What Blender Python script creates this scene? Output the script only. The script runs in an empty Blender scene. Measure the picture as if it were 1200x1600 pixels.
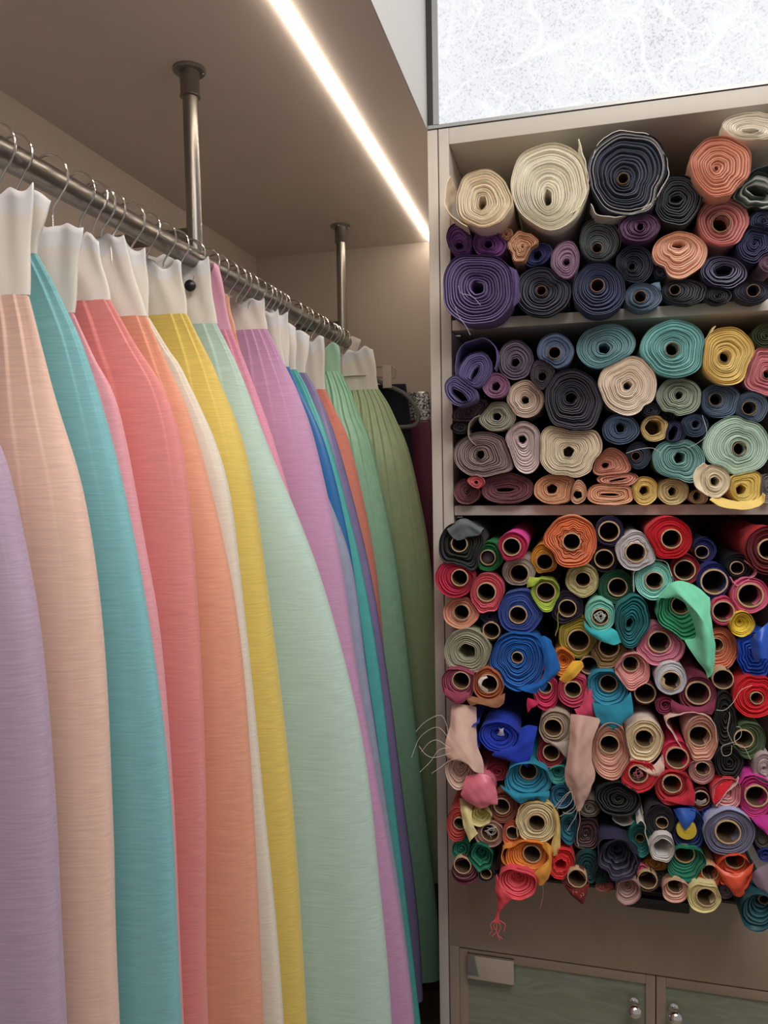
import bpy, bmesh, math, random
import numpy as np
from mathutils import Vector, Matrix

rnd = random.Random(7)
PI = math.pi
SC = bpy.context.scene
COL = SC.collection
H = 1.40                                  # camera height above the floor
D = 1.30                                  # distance to the front of the shelving unit
FPX = 1155.3                              # focal length in pixels of the 1200 x 1600 frame

# ------------------------------------------------------------------ camera
def cam_axes():
    ya, pi_, ro = (math.radians(a) for a in (14.37073, 3.26108, 1.03959))
    f = np.array([-math.sin(ya) * math.cos(pi_), math.cos(ya) * math.cos(pi_), -math.sin(pi_)])
    r = np.array([math.cos(ya), math.sin(ya), 0.0])
    d = np.cross(f, r)
    r2 = math.cos(ro) * r + math.sin(ro) * d
    d2 = -math.sin(ro) * r + math.cos(ro) * d
    return r2, d2, f
CR, CD, CF = cam_axes()
def at(x, y, Y):
    """point of the plane Y = const that the photograph shows at pixel x, y"""
    v = (x - 600) * CR + (y - 800) * CD + FPX * CF
    v = v * (Y / v[1])
    return np.array([v[0], v[1], v[2] + H])
cam = bpy.data.cameras.new('camera')
cam.sensor_fit = 'HORIZONTAL'; cam.sensor_width = 36.0; cam.lens = FPX / 1200 * 36.0
cam.clip_start = 0.02
cam_o = bpy.data.objects.new('camera', cam); COL.objects.link(cam_o)
cam_o.matrix_world = Matrix(((CR[0], -CD[0], -CF[0], 0), (CR[1], -CD[1], -CF[1], 0), (CR[2], -CD[2], -CF[2], H), (0, 0, 0, 1)))
SC.camera = cam_o

# ------------------------------------------------------------------ materials
def s2l(c):
    return tuple(((v / 255) / 12.92 if v / 255 <= 0.04045 else (((v / 255) + 0.055) / 1.055) ** 2.4) for v in c)
def gain(c, g, SAT=0.72):
    l = [v * g for v in s2l(c)]
    y = 0.2126 * l[0] + 0.7152 * l[1] + 0.0722 * l[2]
    l = [y + (v - y) * SAT + 0.004 for v in l]
    m = max(l)
    if m > 0.86:
        l = [v * 0.86 / m for v in l]
    return tuple(l)
class NT:
    def __init__(s, name):
        s.m = bpy.data.materials.new(name); s.m.use_nodes = True
        s.t = s.m.node_tree; s.b = s.t.nodes['Principled BSDF']
    def n(s, typ, **kw):
        nd = s.t.nodes.new(typ)
        for k, v in kw.items():
            if k in nd.inputs: nd.inputs[k].default_value = v
            else: setattr(nd, k, v)
        return nd
    def l(s, a, b): s.t.links.new(a, b)
    def mix(s, fac, a, b):
        mx = s.n('ShaderNodeMix', data_type='RGBA')
        for sock, val in ((mx.inputs[0], fac), (mx.inputs[6], a), (mx.inputs[7], b)):
            if hasattr(val, 'links') or hasattr(val, 'is_linked'): s.l(val, sock)
            elif isinstance(val, (int, float)): sock.default_value = val
            else: sock.default_value = (*val, 1)
        return mx.outputs[2]
    def ramp(s, fac, stops):
        r = s.n('ShaderNodeValToRGB'); e = r.color_ramp.elements
        while len(e) < len(stops): e.new(0.5)
        for k, (p, c) in enumerate(stops):
            e[k].position = p; e[k].color = (c, c, c, 1) if isinstance(c, (int, float)) else (*c, 1)
        s.l(fac, r.inputs[0]); return r.outputs[0]
    def bump(s, h, st, dist=0.001):
        b = s.n('ShaderNodeBump', Strength=st, Distance=dist); s.l(h, b.inputs['Height']); s.l(b.outputs[0], s.b.inputs['Normal'])
MC = {}
def fabric(lin, kind='cotton'):
    key = (tuple(round(v, 4) for v in lin), kind)
    if key in MC: return MC[key]
    t = NT('fabric_' + kind)
    tc = t.n('ShaderNodeTexCoord')
    no = t.n('ShaderNodeTexNoise', Scale=60.0, Detail=4.0); t.l(tc.outputs['Object'], no.inputs['Vector'])
    lo = tuple(v * 0.82 for v in lin); hi = tuple(min(0.9, v * 1.12 + 0.004) for v in lin)
    t.l(t.mix(no.outputs[0], lo, hi), t.b.inputs['Base Color'])
    if kind == 'satin':
        t.b.inputs['Roughness'].default_value = 0.38; t.b.inputs['Specular IOR Level'].default_value = 0.5
    else:
        t.b.inputs['Roughness'].default_value = 0.9; t.b.inputs['Specular IOR Level'].default_value = 0.15
        t.b.inputs['Sheen Weight'].default_value = 0.05; t.b.inputs['Sheen Roughness'].default_value = 0.5
        fine = t.n('ShaderNodeTexNoise', Scale=900.0, Detail=2.0); t.l(tc.outputs['Object'], fine.inputs['Vector'])
        t.bump(fine.outputs[0], 0.35, 0.0006)
    MC[key] = t.m
    return t.m
def linen(lin, amount=1.0):
    t = NT('slub_linen')
    uv = t.n('ShaderNodeUVMap')
    wn = t.n('ShaderNodeTexNoise', Scale=9.0, Detail=2.0); t.l(uv.outputs[0], wn.inputs['Vector'])
    warp = t.n('ShaderNodeVectorMath', operation='MULTIPLY_ADD'); t.l(wn.outputs[1], warp.inputs[0]); warp.inputs[1].default_value = (0.02, 0.012, 0); t.l(uv.outputs[0], warp.inputs[2])
    def streak(su, sv, det=2.0):
        mp = t.n('ShaderNodeMapping'); mp.inputs['Scale'].default_value = (su, sv, 1); t.l(warp.outputs[0], mp.inputs[0])
        no = t.n('ShaderNodeTexNoise', Scale=1.0, Detail=det); t.l(mp.outputs[0], no.inputs['Vector']); return no.outputs[0]
    a = t.ramp(streak(26, 560, 3.0), [(0.30, 0), (0.70, 1)])
    b = t.ramp(streak(34, 760, 1.0), [(0.66, 0), (0.80, 1)])
    c = t.ramp(streak(5, 9, 3.0), [(0.3, 0), (0.7, 1)])
    lo = tuple(v * (1 - 0.13 * amount) for v in lin); hi = tuple(min(0.88, v * (1 + 0.06 * amount) + 0.012 * amount) for v in lin)
    sl = tuple(min(0.9, v * 0.75 + 0.2) for v in lin)
    k = t.mix(a, lo, hi)
    m1 = t.n('ShaderNodeMath', operation='MULTIPLY'); t.l(b, m1.inputs[0]); m1.inputs[1].default_value = 0.45 * amount
    k = t.mix(m1.outputs[0], k, sl)
    m2 = t.n('ShaderNodeMath', operation='MULTIPLY'); t.l(c, m2.inputs[0]); m2.inputs[1].default_value = 0.12 * amount
    k = t.mix(m2.outputs[0], k, tuple(v * 0.8 for v in lin))
    t.l(k, t.b.inputs['Base Color'])
    t.b.inputs['Roughness'].default_value = 0.75; t.b.inputs['Specular IOR Level'].default_value = 0.2
    t.b.inputs['Sheen Weight'].default_value = 0.2
    t.bump(a, 0.07, 0.0004)
    return t.m
def plain(name, lin, rough=0.5, metal=0.0, spec=0.5, noise=0.06, scale=(30, 30, 30), bump=0.0):
    t = NT(name)
    tc = t.n('ShaderNodeTexCoord'); mp = t.n('ShaderNodeMapping'); mp.inputs['Scale'].default_value = scale
    t.l(tc.outputs['Object'], mp.inputs[0])
    no = t.n('ShaderNodeTexNoise', Scale=1.0, Detail=4.0); t.l(mp.outputs[0], no.inputs['Vector'])
    t.l(t.mix(no.outputs[0], tuple(v * (1 - noise) for v in lin), tuple(min(1, v * (1 + noise)) for v in lin)), t.b.inputs['Base Color'])
    t.b.inputs['Roughness'].default_value = rough; t.b.inputs['Metallic'].default_value = metal; t.b.inputs['Specular IOR Level'].default_value = spec
    if bump: t.bump(no.outputs[0], bump, 0.001)
    return t.m

M_WOOD = plain('greige_laminate', s2l((190, 183, 174)), 0.48, 0, 0.4, 0.05, (220, 220, 6))
M_PANEL = plain('closet_laminate', s2l((186, 175, 164)), 0.55, 0, 0.35, 0.04, (160, 160, 5))
M_SOFFIT = plain('soffit_laminate', s2l((222, 211, 203)), 0.6, 0, 0.3, 0.03, (20, 20, 20))
M_FASCIA = plain('white_laminate', s2l((214, 213, 210)), 0.45, 0, 0.4, 0.02, (90, 90, 4))
M_DRAWER = plain('brown_laminate', s2l((150, 134, 118)), 0.42, 0, 0.4, 0.07, (240, 240, 5))
M_STEEL = plain('brushed_steel', s2l((150, 145, 140)), 0.30, 1, 0.5, 0.06, (60, 8, 60))
M_WIRE = plain('bright_wire', s2l((225, 222, 218)), 0.16, 1, 0.5, 0.02)
M_CHROME = plain('chrome', s2l((235, 235, 235)), 0.06, 1, 0.5, 0.01)
M_BLACK = plain('black_plastic', s2l((22, 22, 23)), 0.35, 0, 0.5, 0.1)
M_GREYTRIM = plain('grey_aluminium', s2l((150, 150, 150)), 0.4, 0.6, 0.5, 0.05)
M_FLOOR = plain('dark_floor', s2l((150, 136, 120)), 0.5, 0, 0.4, 0.1, (8, 8, 8))
M_CARD = plain('cardboard', s2l((196, 166, 130)), 0.9, 0, 0.15, 0.12, (300, 300, 60))
M_CARD2 = plain('brown_cardboard', s2l((136, 108, 82)), 0.9, 0, 0.15, 0.12, (300, 300, 60))
M_CARDSHADE = plain('cardboard_inside_shaded', s2l((96, 76, 58)), 0.95, 0, 0.1, 0.1, (300, 300, 60))  # darker cardboard tone: shade inside the hollow cores put into the colour

def m_lightpanel():
    t = NT('backlit_textured_glass')
    tc = t.n('ShaderNodeTexCoord'); co = tc.outputs['Object']
    sp = t.n('ShaderNodeTexNoise', Scale=300.0, Detail=2.0, Roughness=0.6); t.l(co, sp.inputs['Vector'])
    area = t.n('ShaderNodeTexNoise', Scale=9.0, Detail=4.0); t.l(co, area.inputs['Vector'])
    dots = t.ramp(sp.outputs[0], [(0.34, 1), (0.47, 0)])
    am = t.ramp(area.outputs[0], [(0.30, 0.12), (0.62, 1)])
    m1 = t.n('ShaderNodeMath', operation='MULTIPLY'); t.l(dots, m1.inputs[0]); t.l(am, m1.inputs[1])
    base = t.mix(am, (0.94, 0.94, 0.96), (0.84, 0.85, 0.88))
    base = t.mix(m1.outputs[0], base, (0.56, 0.57, 0.60))
    for sc, amp, wd, k in ((5.0, 0.30, 0.032, 0.9), (11.0, 0.20, 0.045, 0.8), (24.0, 0.10, 0.06, 0.6)):
        vn = t.n('ShaderNodeTexNoise', Scale=sc * 0.7, Detail=3.0); t.l(co, vn.inputs['Vector'])
        add = t.n('ShaderNodeVectorMath', operation='MULTIPLY_ADD'); t.l(vn.outputs[1], add.inputs[0]); add.inputs[1].default_value = (amp, amp, amp); t.l(co, add.inputs[2])
        vo = t.n('ShaderNodeTexVoronoi', Scale=sc, feature='DISTANCE_TO_EDGE'); t.l(add.outputs[0], vo.inputs['Vector'])
        vm = t.n('ShaderNodeTexNoise', Scale=sc * 1.3, Detail=1.0); t.l(co, vm.inputs['Vector'])
        mm = t.n('ShaderNodeMath', operation='MULTIPLY'); t.l(t.ramp(vo.outputs[0], [(0.0, k), (wd, 0)]), mm.inputs[0]); t.l(t.ramp(vm.outputs[0], [(0.36, 0), (0.50, 1)]), mm.inputs[1])
        base = t.mix(mm.outputs[0], base, (0.96, 0.96, 0.98))
    t.b.inputs['Base Color'].default_value = (0.02, 0.02, 0.02, 1)
    t.b.inputs['Roughness'].default_value = 0.35
    t.b.inputs['Specular IOR Level'].default_value = 0.05
    t.l(base, t.b.inputs['Emission Color']); t.b.inputs['Emission Strength'].default_value = PANEL_E
    return t.m
PANEL_E = 1.03
def emis(name, col, st):
    t = NT(name); t.b.inputs['Emission Color'].default_value = (*col, 1); t.b.inputs['Emission Strength'].default_value = st
    t.b.inputs['Base Color'].default_value = (0.8, 0.8, 0.8, 1)
    return t.m
def m_doorglass():
    t = NT('frosted_wavy_glass')
    tc = t.n('ShaderNodeTexCoord'); mp = t.n('ShaderNodeMapping'); mp.inputs['Scale'].default_value = (3.2, 1, 16); t.l(tc.outputs['Object'], mp.inputs[0])
    wv = t.n('ShaderNodeTexNoise', Scale=1.6, Detail=4.0, Distortion=1.2); t.l(mp.outputs[0], wv.inputs['Vector'])
    ln = t.ramp(wv.outputs[0], [(0.35, 0), (0.5, 1), (0.53, 0.3), (0.7, 0.8)])
    t.l(t.mix(ln, s2l((120, 126, 112)), s2l((138, 143, 128))), t.b.inputs['Base Color'])
    t.b.inputs['Roughness'].default_value = 0.42; t.b.inputs['Specular IOR Level'].default_value = 0.5
    return t.m

# ------------------------------------------------------------------ objects
def tag(o, label=None, cat=None, group=None, kind=None):
    if label: o['label'] = label
    if cat: o['category'] = cat
    if group: o['group'] = group
    if kind: o['kind'] = kind
    return o
def empty(name, loc, label=None, cat=None, group=None):
    o = bpy.data.objects.new(name, None); COL.objects.link(o); o.location = loc; o.empty_display_size = 0.02
    return tag(o, label, cat, group)
def link(name, verts, faces, mats, parent=None, midx=None, smooth=True, sharp=None, uvs=None, fixn=False):
    me = bpy.data.meshes.new(name)
    me.from_pydata([tuple(v) for v in verts], [], faces)
    mats = mats if isinstance(mats, (list, tuple)) else [mats]
    for m in mats: me.materials.append(m)
    if midx is not None: me.polygons.foreach_set('material_index', midx)
    if uvs is not None:
        ul = me.uv_layers.new(name='UVMap')
        li = np.empty(len(me.loops), dtype=np.int32); me.loops.foreach_get('vertex_index', li)
        ul.data.foreach_set('uv', np.asarray(uvs, dtype=np.float32)[li].ravel())
    me.polygons.foreach_set('use_smooth', [smooth] * len(me.polygons))
    me.update()
    if fixn:
        bm = bmesh.new(); bm.from_mesh(me); bmesh.ops.recalc_face_normals(bm, faces=bm.faces); bm.to_mesh(me); bm.free()
    if sharp is not None: me.set_sharp_from_angle(angle=math.radians(sharp))
    o = bpy.data.objects.new(name, me); COL.objects.link(o)
    if parent is not None:
        o.parent = parent
        o.matrix_parent_inverse = Matrix.Translation(-parent_world(parent))
    return o
def parent_world(p):
    v = Vector(p.location)
    if p.parent is not None and p.type == 'EMPTY': v = v + parent_world(p.parent)
    return v
class MB:
    """collects shapes for one mesh"""
    def __init__(s): s.v = []; s.f = []
    def box(s, x0, x1, y0, y1, z0, z1, bev=0.0):
        bm = bmesh.new(); bmesh.ops.create_cube(bm, size=1.0)
        for v in bm.verts: v.co = Vector(((x0 + x1) / 2 + v.co.x * (x1 - x0), (y0 + y1) / 2 + v.co.y * (y1 - y0), (z0 + z1) / 2 + v.co.z * (z1 - z0)))
        if bev: bmesh.ops.bevel(bm, geom=list(bm.edges), offset=bev, segments=2, affect='EDGES', profile=0.6)
        s.take(bm); return s
    def take(s, bm):
        n = len(s.v); bm.verts.ensure_lookup_table()
        for i, v in enumerate(bm.verts): v.index = i
        s.v += [tuple(v.co) for v in bm.verts]; s.f += [[n + v.index for v in f.verts] for f in bm.faces]; bm.free()
    def tube(s, pts, r, seg=12, caps=True):
        pts = [Vector(p) for p in pts]; n0 = len(s.v); rr = r if isinstance(r, (list, tuple)) else [r] * len(pts)
        up = None
        for i, p in enumerate(pts):
            t = (pts[min(i + 1, len(pts) - 1)] - pts[max(i - 1, 0)]).normalized()
            if up is None:
                up = t.orthogonal().normalized()
            a = (up - t * up.dot(t)).normalized(); b = t.cross(a); up = a
            for k in range(seg):
                th = 2 * PI * k / seg; s.v.append(tuple(p + (a * math.cos(th) + b * math.sin(th)) * rr[i]))
        for i in range(len(pts) - 1):
            for k in range(seg):
                k2 = (k + 1) % seg; s.f.append([n0 + i * seg + k, n0 + i * seg + k2, n0 + (i + 1) * seg + k2, n0 + (i + 1) * seg + k])
        if caps:
            s.f.append([n0 + k for k in range(seg)][::-1]); m = n0 + (len(pts) - 1) * seg; s.f.append([m + k for k in range(seg)])
        return s
    def lathe(s, c, axis, prof, seg=24):
        """prof: (distance along axis, radius)"""
        c = Vector(c); ax = Vector(axis).normalized(); a = ax.orthogonal().normalized(); b = ax.cross(a); n0 = len(s.v)
        for d, r in prof:
            for k in range(seg):
                th = 2 * PI * k / seg; s.v.append(tuple(c + ax * d + (a * math.cos(th) + b * math.sin(th)) * max(r, 1e-5)))
        for i in range(len(prof) - 1):
            for k in range(seg):
                k2 = (k + 1) % seg; s.f.append([n0 + i * seg + k, n0 + i * seg + k2, n0 + (i + 1) * seg + k2, n0 + (i + 1) * seg + k])
        s.f.append([n0 + k for k in range(seg)][::-1]); m = n0 + (len(prof) - 1) * seg; s.f.append([m + k for k in range(seg)])
        return s
    def put(s, name, mat, parent=None, smooth=True, sharp=35):
        return link(name, s.v, s.f, mat, parent, smooth=smooth, sharp=sharp, fixn=True)
def cr(P, n):
    """Catmull-Rom through the rows of P, n steps per span"""
    P = np.asarray(P, float); out = []
    for i in range(len(P) - 1):
        p0 = P[i - 1] if i else 2 * P[0] - P[1]; p1 = P[i]; p2 = P[i + 1]; p3 = P[i + 2] if i + 2 < len(P) else 2 * P[-1] - P[-2]
        for k in range(n):
            t = k / n
            out.append(0.5 * (2 * p1 + (p2 - p0) * t + (2 * p0 - 5 * p1 + 4 * p2 - p3) * t * t + (3 * p1 - p0 - 3 * p2 + p3) * t ** 3))
    out.append(P[-1]); return np.array(out)
def crumple(g, amp):
    du = np.gradient(g, axis=0); dv = np.gradient(g, axis=1); n = np.cross(du, dv); n /= (np.linalg.norm(n, axis=2, keepdims=True) + 1e-12)
    x, y, z = g[..., 0], g[..., 1], g[..., 2]
    w = np.sin(x * 190 + z * 90) + 0.8 * np.sin(x * 110 - z * 240 + y * 130) + 0.5 * np.sin(x * 420 + z * 310 + y * 200)
    return g + n * (w * amp * 0.6)[..., None]
def sheet(name, grid, mat, parent=None, su=6, sv=6, th=0.0011):
    """cloth sheet through a grid of world points, with real thickness"""
    g = np.asarray(grid, float)
    g = np.array([cr(r, su) for r in g]); g = np.array([cr(g[:, j], sv) for j in range(g.shape[1])]).transpose(1, 0, 2)
    R, Cn = g.shape[:2]
    g = crumple(g, 0.0010)
    du = np.gradient(g, axis=0); dv = np.gradient(g, axis=1); nn = np.cross(du, dv); nn /= (np.linalg.norm(nn, axis=2, keepdims=True) + 1e-12)
    V = np.concatenate([(g + nn * th / 2).reshape(-1, 3), (g - nn * th / 2).reshape(-1, 3)]); N = R * Cn; F = []
    for i in range(R - 1):
        for j in range(Cn - 1):
            a, b, c, d = i * Cn + j, i * Cn + j + 1, (i + 1) * Cn + j + 1, (i + 1) * Cn + j
            F.append([a, b, c, d]); F.append([N + d, N + c, N + b, N + a])
    for j in range(Cn - 1):
        F.append([j + 1, j, N + j, N + j + 1]); k = (R - 1) * Cn; F.append([k + j, k + j + 1, N + k + j + 1, N + k + j])
    for i in range(R - 1):
        a, b = i * Cn, (i + 1) * Cn; F.append([a, b, N + b, N + a]); a += Cn - 1; b += Cn - 1; F.append([b, a, N + a, N + b])
    return link(name, V, F, mat, parent, sharp=60)
LED_E, LAMP, AMB = 30.0, 24.0, 0.28
# ------------------------------------------------------------------ the setting
def st(name, mb, mat, label=None):
    o = mb.put(name, mat); o['kind'] = 'structure'
    if label: o['label'] = label
    return o
XB, XF, YW, ZC = -0.843, -0.243, 1.924, H + 0.588
Y0 = -0.75
st('wall_left', MB().box(XB - 0.02, XB, Y0, YW + 0.02, 0, ZC), M_PANEL)
st('wall_back', MB().box(XB, XF + 0.018, YW, YW + 0.02, 0, ZC), M_PANEL)
st('ceiling', MB().box(XB - 0.02, XF - 0.0018, Y0, YW + 0.02, ZC, ZC + 0.02), M_SOFFIT)
st('trim_1', MB().box(XF - 0.0016, XF, Y0, D + 0.02, ZC, H + 1.25), M_FASCIA)
st('trim_2', MB().box(XF, XF + 0.0175, D, YW - 0.0005, 0, H + 0.5865, 0.0008), M_WOOD)
st('floor', MB().box(-0.9, 1.6, -1.6, 2.0, -0.02, 0), M_FLOOR)

# light panel over the shelving unit
XU0, XU1 = -0.2235, 0.505
lp = empty('light_panel', (0.13, D, ZC), 'white backlit textured glass panel above the shelving unit', 'light panel')
ZP0 = ZC + 0.006
MB().box(XU0 + 0.001, XU1, D + 0.002, D + 0.01, ZP0, H + 1.25).put('glass_pane', m_lightpanel(), lp)
MB().box(XU0 - 0.0185, XU1, D - 0.002, D + 0.012, ZC, ZP0 - 0.0002).put('bottom_trim', M_GREYTRIM, lp)
MB().box(XU0 - 0.0085, XU0 + 0.0005, D - 0.003, D + 0.012, ZP0, H + 1.25).put('edge_strip', M_GREYTRIM, lp)
MB().box(XU0 - 0.0185, XU0 - 0.009, D - 0.001, D + 0.012, ZP0, H + 1.25).put('black_frame_edge', M_BLACK, lp)  # black left edge of the glass frame

# shelving unit
su = empty('shelving_unit', (0.14, D, 0), 'greige shelving unit packed with fabric rolls, glass doors below', 'shelf')
XI0, XI1, YB = -0.2055, 0.487, D + 0.50
def bp(name, a, mat=None, bev=0.0008, parent=None): return MB().box(*a, bev).put(name, mat or M_WOOD, parent or su)
ZT = H + 0.587
bp('side_panel', (XU0, XI0, D, YB, 0.05, ZT - 0.0005))
bp('side_panel', (XI1, XU1, D, YB, 0.05, ZT - 0.0005))
bp('top_board', (XI0 + 0.0003, XI1 - 0.0003, D, YB, ZT - 0.028, ZT - 0.0005))
Z1, Z2, Z3 = H + 0.259, H - 0.066, H - 0.732
bp('shelf_board', (XI0 + 0.0015, XI1 - 0.001, D + 0.001, YB, Z1 - 0.018, Z1))
bp('shelf_board', (XI0 + 0.0015, XI1 - 0.001, D + 0.001, YB, Z2 - 0.017, Z2))
bp('bottom_board', (XI0 + 0.0015, XI1 - 0.001, D + 0.021, YB, Z3 - 0.018, Z3))
bp('partition', (0.352, 0.369, D + 0.001, YB, Z3 + 0.0002, Z2 - 0.0172)); bp('partition', (0.352, 0.369, D + 0.001, YB, Z2 + 0.0002, Z1 - 0.0182)); bp('partition', (0.352, 0.369, D + 0.001, YB, Z1 + 0.0002, ZT - 0.0282))
bp('back_panel', (XI0, XI1, YB, YB + 0.008, 0.05, ZT))
for z in (Z1, Z2):
    MB().tube([(XI0, D + 0.03, z - 0.022), (XI0 + 0.012, D + 0.03, z - 0.022)], 0.003).put('shelf_pin', M_CHROME, su)
dr = bp('drawer_front', (XU0 + 0.0012, XU1, D - 0.001, D + 0.018, H - 0.8765, Z3 - 0.001), M_DRAWER)
bp('edge_strip', (XU0 + 0.09, XI1 - 0.02, D - 0.004, D + 0.016, Z3 - 0.0008, Z3 + 0.004), M_BLACK)
hb = MB().box(0.085, 0.187, D - 0.016, D - 0.0012, Z3 - 0.021, Z3 - 0.002, 0.003).put('handle', M_BLACK, su); hb['label'] = 'black bar handle'
MB().box(XU0 + 0.003, XU1, D - 0.001, D + 0.4, 0.0, 0.05).put('plinth', M_DRAWER, su)
ZD = H - 0.8785
bp('front_stile', (XU0 + 0.0012, XI0 - 0.0003, D - 0.001, D - 0.0001, 0.05, ZD), M_DRAWER, 0.0002)
M_DG = m_doorglass()
def cab_door(x0, x1, knob_x, hinge_x):
    w = 0.0155
    fr = MB(); y0, y1 = D - 0.001, D + 0.017
    fr.box(x0, x0 + w, y0, y1, 0.055, ZD - 0.001, 0.0006); fr.box(x1 - w, x1, y0, y1, 0.055, ZD - 0.001, 0.0006)
    fr.box(x0 + w + 0.0002, x1 - w - 0.0002, y0, y1, ZD - 0.001 - w, ZD - 0.001, 0.0006); fr.box(x0 + w + 0.0002, x1 - w - 0.0002, y0, y1, 0.055, 0.055 + w, 0.0006)
    d = fr.put('door', M_DRAWER, su)
    MB().box(x0 + w, x1 - w, D + 0.004, D + 0.009, 0.055 + w, ZD - 0.001 - w).put('glass_pane', M_DG, d)
    kz = H - 0.929
    k = MB().lathe((knob_x, D - 0.001, kz), (0, -1, 0), [(0, 0.008), (0.003, 0.008), (0.005, 0.0045), (0.012, 0.0045), (0.015, 0.008), (0.019, 0.0118), (0.024, 0.0132), (0.030, 0.0118), (0.034, 0.008), (0.0365, 0.003)]).put('knob', M_CHROME, d)
    k['label'] = 'round chrome knob'
    MB().box(hinge_x, hinge_x + 0.084, D - 0.013, D - 0.0015, ZD - 0.047, ZD - 0.003, 0.001).put('hinge_plate', M_CHROME, d)['label'] = 'polished chrome hinge plate'
cab_door(XI0 + 0.0005, 0.1345, 0.099, XI0 + 0.016)
cab_door(0.1362, XI1 - 0.001, 0.164, XI1 - 0.1)

# LED strip in the soffit
led = MB().box(-0.3566, -0.3494, Y0 + 0.02, YW - 0.012, ZC - 0.0045, ZC).put('led_strip', emis('led_diffuser', (1.0, 0.86, 0.70), LED_E))
tag(led, 'glowing warm LED light strip running along the closet soffit', 'light strip')

# hanging rod with its posts
XR, ZR, RR = -0.540, H + 0.316, 0.0142
rod = empty('hanging_rod', (XR, 1.0, ZR), 'brushed steel clothes rod with ceiling posts in the open closet', 'clothes rod')
MB().lathe((XR, Y0 + 0.03, ZR), (0, 1, 0), [(0, RR), (2.485, RR), (2.490, RR * 0.8)], 28).put('rod', M_STEEL, rod)
for y in (0.25, 1.011, 1.735):
    p = MB().tube([(XR, y, ZC - 0.004), (XR, y, ZR + RR * 0.6)], 0.0112, 20).put('support_post', M_STEEL, rod)
    c = MB().lathe((XR, y, ZC), (0, 0, -1), [(0.0, 0.024), (0.003, 0.024), (0.0045, 0.0225), (0.0045, 0.0142), (0.036, 0.0138), (0.0375, 0.0148), (0.0395, 0.0148), (0.0405, 0.0118)], 28).put('ceiling_flange', M_STEEL, p)
    s = MB()
    for k in range(3):
        a = 0.5 + k * 2 * PI / 3
        s.lathe((XR + 0.0188 * math.cos(a), y + 0.0188 * math.sin(a), ZC - 0.0045), (0, 0, -1), [(0, 0.003), (0.0012, 0.0028), (0.002, 0.0012)], 10)
    s.put('screws', M_STEEL, p)
    MB().tube([(XR - 0.008, y, ZR + 0.036), (XB, y, ZR + 0.036)], 0.0105, 18).put('wall_arm', M_STEEL, p)

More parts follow.
